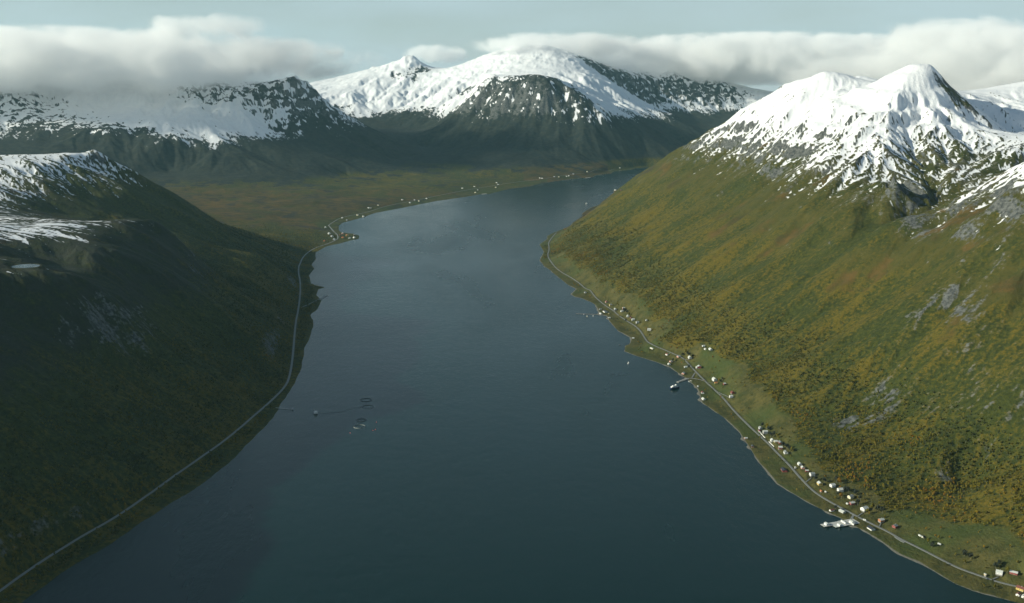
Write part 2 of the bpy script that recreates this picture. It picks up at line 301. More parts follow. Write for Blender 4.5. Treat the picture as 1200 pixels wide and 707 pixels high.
# x, y, turn, kind, width, length, wall height, wall, roof, detail, label, group
BUILDINGS = [
  (303.6, 4322.5, -2.971, 'house', 8, 12, 4.2, 'white', 'dark', 2, 'lone white house below the road at the wooded point', None),
  (342.8, 4033.1, -1.296, 'boathouse', 6, 9, 2.6, 'grey', 'grey', 1, 'small grey boathouse on the shore beside the white quay hall', None),
  (356.2, 3984.7, -2.851, 'quay_hall', 11, 20, 4.5, 'white', 'dark', 2, 'long white hall with dark roof at the root of the boat pier', None),
  (337.7, 3957.8, -2.806, 'shed', 7, 13, 2.8, 'white', 'pale', 1, 'low white shed at the water where the boat pier starts', None),
  (375.2, 4141.6, -2.896, 'house', 8, 10, 4, 'pink', 'red', 2, 'small pink house with red roof just above the road, farthest of its hamlet', None),
  (385.7, 4070.5, -1.27, 'house', 8, 10, 4.2, 'yellow', 'grey', 2, 'bright yellow house above the road behind the pier', None),
  (395.5, 3987.8, -3.08, 'barn', 8, 15, 3.4, 'grey', 'pale', 1, 'long pale grey building at the roadside behind the pier', None),
  (363.7, 3886.1, -1.411, 'boathouse', 6, 8, 2.8, 'white', 'pale', 1, 'small white boathouse on the beach south of the pier', None),
  (368.2, 3955.0, -2.806, 'shed', 4, 6, 2.4, 'yellow', 'grey', 1, 'tiny yellow shed between the pier and the road', None),
  (424.3, 3958.1, -1.356, 'house', 7, 9, 5, 'pink', 'pale', 2, 'tall narrow pink house beside dark trees above the road', None),
  (416.1, 3939.6, -1.281, 'house', 7, 9, 4, 'white', 'pale', 2, 'white house on the left edge of the dark tree clump', None),
  (428.8, 3847.2, -3.088, 'house', 8, 12, 4, 'white', 'pale', 2, 'white house directly below the dark tree clump', None),
  (437.2, 3814.3, -2.938, 'shed', 6, 8, 3, 'red', 'red', 1, 'small red outbuilding between two white houses below the tree clump', None),
  (440.9, 3780.5, -1.434, 'house', 8, 10, 4.4, 'white', 'pale', 2, 'white house beside the small red outbuilding, towards the bend of the road', None),
  (450.4, 3728.5, -1.372, 'house', 8, 10, 4.4, 'white', 'grey', 2, 'white house standing last in the row below the dark trees', None),
  (478.6, 3696.9, -2.934, 'cabin', 6, 8, 2.8, 'white', 'grey', 1, 'small white cabin alone up the hillside above the row', None),
  (478.6, 3618.5, -1.651, 'house', 10, 12, 5, 'white', 'pale', 2, 'large solitary white house on green ground at the road bend', None),
  (418.6, 3576.0, -1.654, 'boathouse', 5, 7, 2.4, 'white', 'pale', 1, 'tiny white boathouse at the small cove', None),
  (459.7, 3393.2, -2.69, 'shed', 6, 16, 2.6, 'cream', 'pale', 1, 'long low cream shed below the road past the cove', None),
  (499.2, 3321.3, -2.538, 'house', 7, 9, 4, 'white', 'red', 2, 'white house with reddish roof below the road above the boathouses', None),
  (503.8, 3263.0, -1.013, 'boathouse', 7, 10, 3.2, 'pink', 'pale', 1, 'pink boathouse with a dark bush at its side near the shore', None),
  (493.5, 3236.2, -3.006, 'boathouse', 7, 10, 3, 'white', 'pale', 1, 'white boathouse at the water next to the pink boathouse', None),
  (530.0, 3279.4, -1.003, 'house', 8, 10, 4.2, 'pink', 'pale', 2, 'pink house at the roadside where the grass fields begin', None),
  (559.7, 3244.5, -3.012, 'house', 9, 13, 4.4, 'white', 'pale', 2, 'white house above the road beside a dark tree belt', None),
  (538.8, 3192.5, -1.411, 'cabin', 6, 9, 3.4, 'white', 'pale', 1, 'small white cabin beside a brown tree between road and shore', None),
  (521.9, 3131.8, -3.629, 'boathouse', 8, 11, 3.2, 'pink', 'pale', 1, 'pink and white boathouse on the shore beside the ferry jetty', None),
  (573.7, 3154.4, -3.166, 'barn', 10, 14, 5, 'red', 'pale', 2, 'big red barn with pale roof on green field above the road', None),
  (566.9, 3152.3, -2.905, 'shed', 6, 7, 3, 'white', 'pale', 1, 'white shed leaning close against the big red barn', None),
  (544.0, 2997.2, -3.11, 'shed', 4, 6, 2.4, 'white', 'pale', 1, 'small white hut below the road junction south of the ferry jetty', None),
  (545.7, 2931.6, -3.148, 'boathouse', 7, 12, 3.2, 'white', 'red', 1, 'white boathouse with reddish roof on the bank, upper of two', None),
  (537.9, 2871.5, -2.918, 'boathouse', 7, 13, 3.2, 'white', 'pale', 1, 'long white boathouse at the water edge, lower of two', None),
  (596.9, 3026.4, -2.911, 'farmhouse', 10, 15, 5.5, 'white', 'pale', 2, 'large white farmhouse above the road junction', None),
  (596.6, 3000.4, -1.515, 'shed', 6, 8, 3.2, 'yellow', 'orange', 1, 'yellow outbuilding directly below the large white farmhouse', None),
  (613.1, 2958.5, -1.354, 'cabin', 6, 7, 4, 'red', 'pale', 1, 'small red cabin with pale roof at the right end of the farm field', None),
  (616.8, 2864.4, -3.051, 'barn', 8, 11, 4.2, 'red', 'red', 2, 'dark red barn above a white house on the slope meadow', None),
  (609.0, 2843.2, -1.439, 'house', 7, 9, 4.6, 'white', 'pale', 2, 'white house just below the dark red barn', None),
  (601.9, 3248.0, -1.422, 'cabin', 6, 8, 3.8, 'white', 'pale', 1, 'upper white cabin among autumn trees on the hillside', None),
  (603.9, 3224.2, -2.885, 'cabin', 6, 9, 3, 'white', 'pale', 1, 'lower white cabin among autumn trees on the hillside', None),
  (615.5, 3201.3, -2.96, 'house', 8, 14, 3.4, 'white', 'pale', 1, 'wide white house among the autumn trees up the hillside', None),
  (635.7, 2601.3, -2.887, 'house', 7, 9, 4.4, 'grey', 'grey', 2, 'grey house tucked under dark trees behind the white roadside wall', None),
  (630.9, 2587.8, -2.887, 'shed', 5, 7, 3, 'red', 'dark', 1, 'red shed at the top end of the white roadside wall', None),
  (640.5, 2568.4, -1.494, 'barn', 9, 11, 5, 'grey', 'pale', 2, 'pale grey barn in trees above the white roadside wall', None),
  (643.8, 2507.2, -3.046, 'house', 8, 9, 4, 'white', 'pale', 2, 'white house above the second roadside wall, left of the yellow one', None),
  (649.8, 2497.2, -1.598, 'house', 7, 8, 3.8, 'cream', 'pale', 1, 'cream yellow house squeezed between white house and dark red barn', None),
  (658.1, 2486.1, -3.175, 'barn', 8, 14, 3.6, 'red', 'grey', 1, 'low dark red barn with grey roof among trees above the road', None),
  (649.8, 2451.1, -1.629, 'house', 8, 9, 4.4, 'red', 'pale', 2, 'red house with pale roof at the roadside below the low barn', None),
  (654.3, 2417.3, -3.102, 'house', 8, 11, 4, 'white', 'grey', 2, 'greyish white house under dark trees where the road turns down', None),
  (586.5, 2543.4, -1.403, 'boathouse', 5, 8, 2.8, 'pink', 'pale', 1, 'small pinkish boathouse on the beach, upper of the pair', None),
  (590.1, 2483.9, -3.218, 'boathouse', 6, 10, 2.8, 'brown', 'dark', 1, 'red brown boathouse on the beach, lower of the pair', None),
  (666.3, 2337.0, -3.045, 'house', 8, 9, 3.6, 'white', 'pale', 1, 'white cottage at the upper end of the row above the quay', None),
  (667.6, 2315.0, -3.147, 'house', 7, 9, 3.6, 'pink', 'pale', 1, 'pinkish cottage second from the upper end of the row above the quay', None),
  (671.7, 2294.7, -1.585, 'shed', 6, 7, 3.4, 'red', 'pale', 1, 'red shed third from the upper end of the row above the quay', None),
  (677.1, 2270.6, -1.366, 'house', 9, 10, 4.6, 'white', 'grey', 2, 'white house fourth from the upper end of the row above the quay', None),
  (653.3, 2323.9, -3.104, 'shed', 3.5, 4, 2.2, 'white', 'pale', 1, 'tiny white hut on the verge opposite the dark roofed barn', None),
  (625.8, 2318.1, -3.154, 'barn', 11, 18, 3.4, 'red', 'black', 2, 'large low red barn with black roof between road and shore', None),
  (680.2, 2220.8, -3.038, 'house', 9, 11, 4.4, 'yellow', 'pale', 2, 'yellow house with pale roof in the middle of the row above the quay', None),
  (703.4, 2203.3, -1.223, 'house', 9, 10, 5, 'white', 'pale', 2, 'tall white house with dark trees behind, next to the yellow house', None),
  (712.9, 2178.2, -1.417, 'house', 10, 11, 5.2, 'white', 'pale', 2, 'biggest white house of the row with trees on both sides', None),
  (724.5, 2143.7, -1.033, 'house', 9, 11, 4.8, 'cream', 'grey', 2, 'cream house just above the red house with white porch', None),
  (719.5, 2116.5, -1.27, 'house', 7, 10, 4.4, 'red', 'pale', 2, 'red house with pale roof between the cream house and the road', None),
  (709.8, 2117.1, -2.623, 'shed', 3.5, 4.5, 2.4, 'white', 'pale', 1, 'little white shed left of the red house', None),
  (736.4, 2087.6, -1.053, 'house', 11, 13, 4.8, 'white', 'pale', 2, 'wide white house standing alone above the road near the quay', None),
  (674.8, 2188.5, -3.0, 'shed', 4, 7, 2.2, 'orange', 'orange', 1, 'low orange shed in the garden below the yellow house', None),
  (683.3, 2183.8, -2.769, 'shed', 3, 4, 2.2, 'white', 'pale', 1, 'tiny white garden hut right of the orange shed', None),
  (669.7, 2092.2, -1.167, 'boathouse', 6, 9, 3, 'white', 'red', 1, 'white boathouse with red roof on the shore left of the quay', None),
  (689.5, 2085.0, -2.674, 'shed', 8, 13, 3.2, 'grey', 'pale', 2, 'pale grey shed between the road and the shore above the quay', None),
  (693.7, 2025.6, -3.842, 'shed', 6, 8, 3, 'white', 'pale', 1, 'white shed on the bank at the landward end of the quay', None),
  (721.8, 2000.6, -2.8, 'boathouse', 9, 14, 3.2, 'white', 'black', 2, 'white building with black roof below the road right of the quay', None),
  (752.7, 2031.9, -1.198, 'house', 8, 10, 4, 'orange', 'pale', 2, 'orange house with pale roof above the road right of the quay', None),
  (769.4, 2000.3, -0.957, 'house', 8, 9, 4, 'red', 'grey', 2, 'red house with grey roof, last above the road before the lay-by', None),
  (800.9, 1950.9, -2.767, 'caravan_hut', 3, 6, 2.2, 'white', 'pale', 1, 'upper white hut in the scrubby meadow past the lay-by', None),
  (803.9, 1943.4, -2.599, 'caravan_hut', 3, 5, 2.2, 'cream', 'pale', 1, 'lower cream hut in the scrubby meadow past the lay-by', None),
  (822.7, 1908.7, -2.559, 'caravan_hut', 3, 6, 2.2, 'white', 'pale', 1, 'lone white hut in the middle of the open meadow', None),
  (883.2, 1786.7, -2.126, 'house', 9, 11, 4.4, 'white', 'pale', 2, 'white house in front of a dark bush near the bottom right corner', None),
  (904.8, 1777.5, -2.18, 'barn', 8, 13, 4, 'red', 'pale', 2, 'red barn with pale roof beside the white corner house', None),
  (899.9, 1738.2, -2.42, 'house', 9, 13, 4.4, 'yellow', 'red', 2, 'yellow house with red roof cut by the right picture edge', None),
  (888.3, 1721.9, -0.799, 'boathouse', 6, 8, 3.2, 'white', 'red', 1, 'white boathouse with red roof in the bottom right corner', None),
  (894.5, 1714.7, -0.723, 'boathouse', 6, 8, 3, 'white', 'pale', 1, 'white boathouse with pale roof beside the red roofed one in the corner', None),
  (859.6, 1789.5, -2.56, 'shed', 3, 4, 2.4, 'yellow', 'pale', 1, 'tiny yellow hut beside the road near the white corner house', None),
  (-1023.4, 5923.7, 0.324, 'warehouse', 14, 30, 5, 'grey', 'pale', 1, 'long pale warehouse farthest up the left harbour lane', None),
  (-993.3, 5836.7, 0.339, 'warehouse', 12, 32, 4.5, 'grey', 'grey', 1, 'long grey warehouse in the middle of the left harbour', None),
  (-970.7, 5760.3, 0.039, 'house', 12, 16, 5, 'white', 'pale', 1, 'white house at the bend of the left harbour road', None),
  (-955.9, 5885.8, 0.111, 'house', 12, 14, 6, 'brown', 'red', 1, 'brown house at the neck of the harbour headland', None),
  (-956.7, 5979.4, 0.384, 'house', 10, 14, 6, 'pink', 'grey', 1, 'tan house behind the others on the harbour headland', None),
  (-934.6, 5833.5, -0.192, 'house', 11, 14, 6, 'orange', 'orange', 1, 'orange house facing the water on the harbour headland', None),
  (-919.5, 5892.9, 0.202, 'quay_hall', 15, 20, 8, 'yellow', 'orange', 1, 'tall yellow orange quay hall in the middle of the harbour headland', None),
  (-897.8, 5835.7, -0.036, 'quay_hall', 10, 22, 4, 'white', 'pale', 1, 'white low hall at the waterside of the harbour headland', None),
  (-874.0, 5856.7, 0.375, 'quay_hall', 11, 26, 4.5, 'white', 'pale', 1, 'long white hall near the tip of the harbour headland', None),
  (-884.2, 5934.2, 0.202, 'quay_hall', 12, 16, 6, 'brown', 'grey', 1, 'tan hall near the tip of the harbour headland', None),
  (-1013.7, 5699.5, -0.137, 'house', 9, 12, 4.5, 'orange', 'orange', 1, 'orange red house on its own left of the harbour', None),
  (-1096.5, 6224.0, 0.298, 'house', 9, 12, 4.5, 'white', 'pale', 1, 'white house above the head of the harbour lane', None),
  (-1064.3, 6646.0, -0.214, 'house', 9, 12, 4.4, 'white', 'grey', 0, 'pale house on the rise beyond the left harbour, first of four', 'distant houses along the far shore'),
  (-1025.4, 6582.4, -0.213, 'house', 9, 12, 4.4, 'grey', 'dark', 0, 'pale house at the bay corner beyond the left harbour, second of four', 'distant houses along the far shore'),
  (-989.4, 6796.2, -0.504, 'house', 9, 12, 4.4, 'cream', 'grey', 0, 'cream house past the left harbour bay, third of four', 'distant houses along the far shore'),
  (-946.7, 6763.0, -0.533, 'house', 9, 12, 4.4, 'white', 'dark', 0, 'white house at the water past the left harbour bay, fourth of four', 'distant houses along the far shore'),
  (-955.0, 7077.6, -0.435, 'house', 9, 12, 4.4, 'white', 'grey', 0, 'left one of two touching white houses on the far shore', 'distant houses along the far shore'),
  (-941.0, 7079.1, -0.273, 'house', 9, 12, 4.4, 'grey', 'dark', 0, 'right one of two touching white houses on the far shore', 'distant houses along the far shore'),
  (-907.0, 7196.6, -0.181, 'house', 9, 12, 4.4, 'cream', 'grey', 0, 'single small cream house right of the two touching far houses', 'distant houses along the far shore'),
  (-775.4, 7524.9, -0.554, 'house', 9, 12, 4.4, 'white', 'dark', 0, 'bright house leftmost and highest of the far five-house cluster', 'distant houses along the far shore'),
  (-713.4, 7440.6, -0.588, 'house', 9, 12, 4.4, 'white', 'grey', 0, 'pale house lowest of the far five-house cluster', 'distant houses along the far shore'),
  (-692.0, 7570.1, -0.353, 'house', 9, 12, 4.4, 'grey', 'dark', 0, 'pale house in the middle of the far five-house cluster', 'distant houses along the far shore'),
  (-659.5, 7543.7, -0.489, 'house', 9, 12, 4.4, 'cream', 'grey', 0, 'cream house second from right in the far five-house cluster', 'distant houses along the far shore'),
  (-614.8, 7669.2, -0.527, 'house', 9, 12, 4.4, 'white', 'dark', 0, 'white house rightmost of the far five-house cluster', 'distant houses along the far shore'),
  (-383.2, 8258.7, -0.607, 'house', 9, 12, 4.4, 'white', 'grey', 0, 'lone far house inland left of the grey far quay', 'distant houses along the far shore'),
  (-263.3, 8225.0, -0.5, 'house', 9, 12, 4.4, 'grey', 'dark', 0, 'white house above the grey far quay', 'distant houses along the far shore'),
  (-278.8, 8098.1, -0.381, 'house', 9, 12, 4.4, 'cream', 'grey', 0, 'low house at the left end of the grey far quay', 'distant houses along the far shore'),
  (-295.9, 8407.6, -0.542, 'house', 9, 12, 4.4, 'white', 'dark', 0, 'cream house set back inland above the grey far quay', 'distant houses along the far shore'),
  (-125.3, 8708.1, -0.564, 'house', 9, 12, 4.4, 'white', 'grey', 0, 'topmost of three far white houses right of the grey quay', 'distant houses along the far shore'),
  (-110.2, 8617.5, -0.674, 'house', 9, 12, 4.4, 'grey', 'dark', 0, 'rightmost of three far white houses right of the grey quay', 'distant houses along the far shore'),
  (-128.2, 8436.2, -0.416, 'house', 9, 12, 4.4, 'cream', 'grey', 0, 'lowest of three far white houses right of the grey quay', 'distant houses along the far shore'),
  (238.0, 9115.9, -0.835, 'house', 9, 12, 4.4, 'white', 'dark', 0, 'left house of a touching far pair past the bend of the shore', 'distant houses along the far shore'),
  (257.5, 9110.9, -0.697, 'house', 9, 12, 4.4, 'white', 'grey', 0, 'right house of a touching far pair past the bend of the shore', 'distant houses along the far shore'),
  (365.8, 9240.0, -0.579, 'house', 9, 12, 4.4, 'grey', 'dark', 0, 'white house just right of the far touching pair', 'distant houses along the far shore'),
  (406.0, 9247.2, -0.792, 'house', 9, 12, 4.4, 'cream', 'grey', 0, 'pale house second right of the far touching pair', 'distant houses along the far shore'),
  (475.8, 9314.4, -0.611, 'house', 9, 12, 4.4, 'white', 'dark', 0, 'left house of the second far pair near the fjord end', 'distant houses along the far shore'),
  (495.8, 9342.5, -0.546, 'house', 9, 12, 4.4, 'white', 'grey', 0, 'right house of the second far pair near the fjord end', 'distant houses along the far shore'),
  (542.6, 9446.2, -0.642, 'house', 9, 12, 4.4, 'grey', 'dark', 0, 'pale house set back behind the second far pair', 'distant houses along the far shore'),
  (677.1, 9648.3, -0.471, 'house', 9, 12, 4.4, 'cream', 'grey', 0, 'bright white house above the dark far quay', 'distant houses along the far shore'),
  (1021.0, 10128.8, -0.676, 'house', 9, 12, 4.4, 'white', 'dark', 0, 'last pale house at the very end of the fjord', 'distant houses along the far shore'),
  (806.6, 8308.3, -0.714, 'house', 11, 16, 5, 'white', 'grey', 0, 'white house on the low spit at the far right shore', None),
  (649.9, 6373.8, -3.414, 'house', 9, 12, 4.5, 'brown', 'grey', 0, 'brown house on the low spit beside the white one', None),
]
SNOW_PATCHES = [
  (-2588.3, 9353.8, 550, 0.55), (-3025.7, 9112.0, 500, 0.45), (-3544.7, 9356.3, 500, 0.35), (-4129.8, 9351.1, 450, 0.3),
  (-2121.0, 9969.0, 450, 0.3), (-2103.1, 9484.5, 350, 0.35), (-1438.4, 3303.2, 140, 0.4), (-1504.9, 3215.4, 140, 0.3),
  (-1382.2, 3429.8, 100, 0.25), (-1199.8, 3368.8, 220, -0.5), (-1178.9, 2678.9, 200, -0.7), (-1270.3, 2597.8, 220, -0.7),
  (-1201.2, 3018.2, 200, -0.5), (1303.9, 2936.5, 150, -0.8), (1297.6, 2735.8, 170, -0.8), (1275.1, 3100.5, 120, -0.5),
  (1287.7, 2631.3, 180, -0.8), (1359.5, 2808.9, 120, -0.3), (220.0, 11217.8, 330, -0.7), (0.0, 11261.5, 330, -0.65),
  (482.8, 11181.1, 300, -0.65), (-225.6, 11490.8, 260, -0.6), (258.2, 10923.4, 330, -0.75), (704.3, 10903.4, 240, -0.7),
  (-402.8, 11358.6, 260, -0.6), (1860.9, 4633.1, 60, -1.0), (1897.5, 4607.6, 50, -1.0), (1915.0, 4548.7, 50, -0.8),
  (1643.8, 4145.8, 170, -0.25), (1661.9, 3939.7, 200, -0.35), (1223.4, 13602.9, 300, -0.8), (1488.7, 13573.0, 400, -0.85),
  (2074.0, 13914.6, 450, -0.85), (2648.2, 14049.6, 450, -0.75), (1053.1, 13479.6, 250, -0.7), (-2144.9, 10317.5, 380, -0.5),
  (-2400.2, 10190.1, 350, -0.5), (-1840.4, 10146.4, 420, -0.5), (-2869.2, 10144.4, 300, -0.6), (-4385.2, 9603.0, 450, -0.6),
  (-3963.8, 9123.3, 400, -0.6), (-3443.6, 8881.8, 400, -0.7), (-1161.4, 14149.1, 170, -0.7), (-1245.9, 13834.9, 150, -0.5),
  (-1482.6, 14033.7, 150, -0.5), (-1667.2, 10042.0, 400, -0.5), (-543.4, 12589.1, 220, -0.5),
]
SCREE = [
  (1091.6, 2715.0, 110, 0.35), (1186.0, 2741.2, 120, 0.35), (834.5, 2486.4, 55, 0.65), (903.6, 2513.3, 60, 0.55),
  (947.3, 2556.3, 45, 0.4), (995.6, 2404.6, 40, 0.45), (947.0, 2190.7, 45, 0.35), (1108.0, 2288.0, 60, 0.35),
  (1136.4, 2555.8, 70, 0.3), (1103.6, 2368.5, 120, 0.3), (1246.0, 3258.3, 120, 0.4), (1311.4, 3262.3, 120, 0.3),
  (-1023.7, 2576.5, 150, 0.25), (-888.3, 3614.7, 120, 0.3), (938.0, 4686.9, 60, 0.3),
]
MEADOWS = [
  (607.8, 3048.9, 70, 0.6), (634.3, 2816.2, 60, 0.5), (688.0, 2561.5, 50, 0.4), (689.6, 2127.8, 90, 0.5),
  (841.8, 1879.3, 110, 0.7), (884.4, 1868.4, 80, 0.5), (439.8, 3980.7, 50, 0.5),
]
TARN = (-1285.3, 2775.4)
CLOUDS = [
  ((-4700.0, 10250.0, 1005.0), (3600.0, 1700.0, 350.0), 0.0055, 1.0, -0.15, 'long grey cloud bank lying over the left snowy ridge'),
  ((3500.0, 14600.0, 1080.0), (3700.0, 1400.0, 380.0), 0.006, 2.0, -0.15, 'white cloud bank hiding the far mountain tops'),
  ((5400.0, 10500.0, 870.0), (3000.0, 1500.0, 540.0), 0.005, 3.0, -0.15, 'bright cloud behind the right-hand snowy peak'),
  ((650.0, 13900.0, 1240.0), (1300.0, 900.0, 190.0), 0.005, 4.0, 0.0, 'white cap cloud on the highest far peak'),
  ((-1250.0, 17500.0, 1180.0), (650.0, 500.0, 190.0), 0.007, 5.0, 0.25, 'small white cloud behind the pointed far peak'),
  ((-2850.0, 10300.0, 1310.0), (750.0, 700.0, 150.0), 0.004, 6.0, 0.15, 'wispy puff rising from the right end of the left cloud bank'),
  ((4350.0, 10800.0, 1250.0), (1000.0, 800.0, 230.0), 0.004, 8.0, 0.1, 'cloud puff rising right above the right-hand snowy peak'),
]
HAZE = 9.5e-06
QUAY = [[626.1, 2026.0], [695.9, 2051.0], [687.8, 2020.2], [653.0, 2003.6], [631.7, 2001.2]]
BOAT_PIER = [[340.1, 3947.8], [244.0, 3965.4]]
PIER_BOATS = [[306.2, 3927.5], [283.0, 3918.9], [272.1, 3947.8]]
FERRY_JETTY = [[527.8, 3082.6], [491.3, 3044.4]]
FERRY = [478.3, 2991.8]
LEFT_JETTY = [[-648.0, 2797.5], [-596.1, 2783.9]]
STONE_PIER = [[-780.6, 4222.8], [-761.8, 4305.6]]
FEED_BARGE = [-529.3, 2748.9]
RINGS = [[-409.9, 2871.5, 16, 'dark'], [-396.9, 2809.0, 17.5, 'grey'], [-399.0, 2693.4, 13, 'dark'], [-397.0, 2642.6, 15.5, 'grey']]
FEED_HOSE = [[-525.2, 2751.9], [-514.5, 2756.3], [-489.1, 2756.3], [-462.2, 2761.5], [-441.2, 2791.5], [-421.6, 2801.4], [-408.3, 2806.7]]
BUOYS = [[-412.9, 2590.9], [-357.0, 2677.2], [-357.5, 2610.8], [-351.8, 2617.5]]
FAR_RINGS = [[371.3, 7341.3], [391.0, 7358.2], [410.8, 7375.2], [430.7, 7392.3], [450.7, 7409.4], [470.8, 7426.7], [491.0, 7444.0], [375.1, 7419.3], [395.1, 7436.5], [415.1, 7453.9], [435.2, 7471.3], [455.5, 7488.8], [475.8, 7506.4], [496.2, 7524.1]]
FAR_BARGE = [521.3, 7424.2]
MOORED_BOAT = [367.9, 3258.0]
SKIFF = [362.9, 3489.1]
BEACHED_BOATS = [[526.3, 3052.4], [533.0, 3058.2]]
VAN = [722.5, 2042.3]
CAR = [859.5, 1777.2]
WALLS = [[[629.8, 2599.0], [630.5, 2568.6], [634.3, 2541.4]], [[636.9, 2513.3], [638.7, 2494.1], [640.5, 2475.6]]]
FAR_QUAYS = [[-209.6, 8053.9, 40], [662.3, 9320.9, 50]]
TREES = [[423.7, 3946.0, 9], [426.5, 3910.6, 10], [430.1, 3884.2, 9], [433.6, 3857.8, 9], [416.9, 3800.5, 8], [509.6, 3263.6, 8], [543.0, 3282.2, 8], [550.9, 3282.4, 9], [556.7, 3266.9, 8], [545.4, 3176.1, 8], [568.8, 3242.7, 9], [605.0, 3006.4, 8], [609.5, 2991.0, 7], [614.3, 2997.3, 7], [642.2, 2610.9, 9], [647.8, 2588.5, 10], [651.8, 2578.1, 9], [645.4, 2531.9, 9], [652.8, 2532.2, 9], [658.1, 2514.7, 8], [658.0, 2462.9, 9], [661.8, 2436.7, 10], [664.6, 2423.6, 10], [668.4, 2414.9, 9], [678.1, 2244.2, 8], [692.0, 2226.3, 9], [715.8, 2217.9, 10], [720.4, 2208.1, 10], [721.7, 2175.2, 10], [726.2, 2165.8, 9], [702.6, 2153.5, 9], [705.5, 2144.7, 9], [737.4, 2154.7, 9], [739.8, 2127.1, 8], [729.5, 2111.0, 9], [753.3, 2085.4, 10], [758.9, 2075.5, 9], [764.8, 2061.7, 9], [802.9, 1934.1, 6], [805.7, 1919.4, 7], [806.4, 1903.8, 8], [883.1, 1801.2, 9], [890.6, 1804.7, 8], [894.5, 1781.4, 8], [848.0, 1855.2, 9], [853.4, 1841.2, 8], [678.5, 2096.0, 7], [736.3, 2070.7, 8]]
TREE_LABELS = ['dark birch behind the white house on the left edge', 'dark birch in front of the white house on the left edge', 'dark birch behind the white house directly below the dark tree', 'yellowing birch behind the white house directly below the dark tree', 'dark birch in front of the small red outbuilding between two white houses', 'dark birch right of the pink boathouse with a dark bush', 'dark birch right of the pink house at the roadside', 'yellowing birch right of the pink house at the roadside', 'dark birch behind the white house above the road', 'dark birch in front of the small white cabin beside a brown tree', 'dark birch right of the white house above the road', 'yellowing birch right of the yellow outbuilding directly below the large white', 'dark birch in front of the yellow outbuilding directly below the large white', 'dark birch right of the yellow outbuilding directly below the large white', 'dark birch behind the grey house tucked under dark trees behind', 'yellowing birch right of the red shed at the top end', 'dark birch behind the pale grey barn in trees', 'leftmost dark birch behind the white house above the second roadside wall', 'rightmost dark birch behind the white house above the second roadside wall', 'yellowing birch behind the white house above the second roadside wall', 'dark birch behind the red house with pale roof', 'dark birch in front of the red house with pale roof', 'dark birch behind the greyish white house under dark trees', 'yellowing birch right of the greyish white house under dark trees', 'dark birch behind the yellow house with pale roof', 'dark birch right of the yellow house with pale roof', 'dark birch behind the tall white house with dark trees behind', 'yellowing birch right of the tall white house with dark trees behind', 'dark birch right of the biggest white house of the row', 'dark birch in front of the biggest white house of the row', 'leftmost dark birch behind the cream house just above the red house', 'yellowing birch left of the cream house just above the red house', 'rightmost dark birch behind the cream house just above the red house', 'dark birch in front of the cream house just above the red house', 'dark birch right of the red house with pale roof', 'yellowing birch right of the wide white house standing alone', 'dark birch in front of the wide white house standing alone', 'dark birch behind the orange house with pale roof', 'dark birch in front of the lower cream hut in the scrubby meadow', 'yellowing birch behind the lone white hut in the middle', 'dark birch left of the lone white hut in the middle', 'leftmost dark birch behind the white house in front of a dark', 'rightmost dark birch behind the white house in front of a dark', 'yellowing birch left of the red barn with pale roof', 'dark birch in front of the lone white hut in the middle', 'dark birch behind the tiny yellow hut beside the road near', 'dark birch right of the white boathouse with red roof', 'yellowing birch in front of the wide white house standing alone']

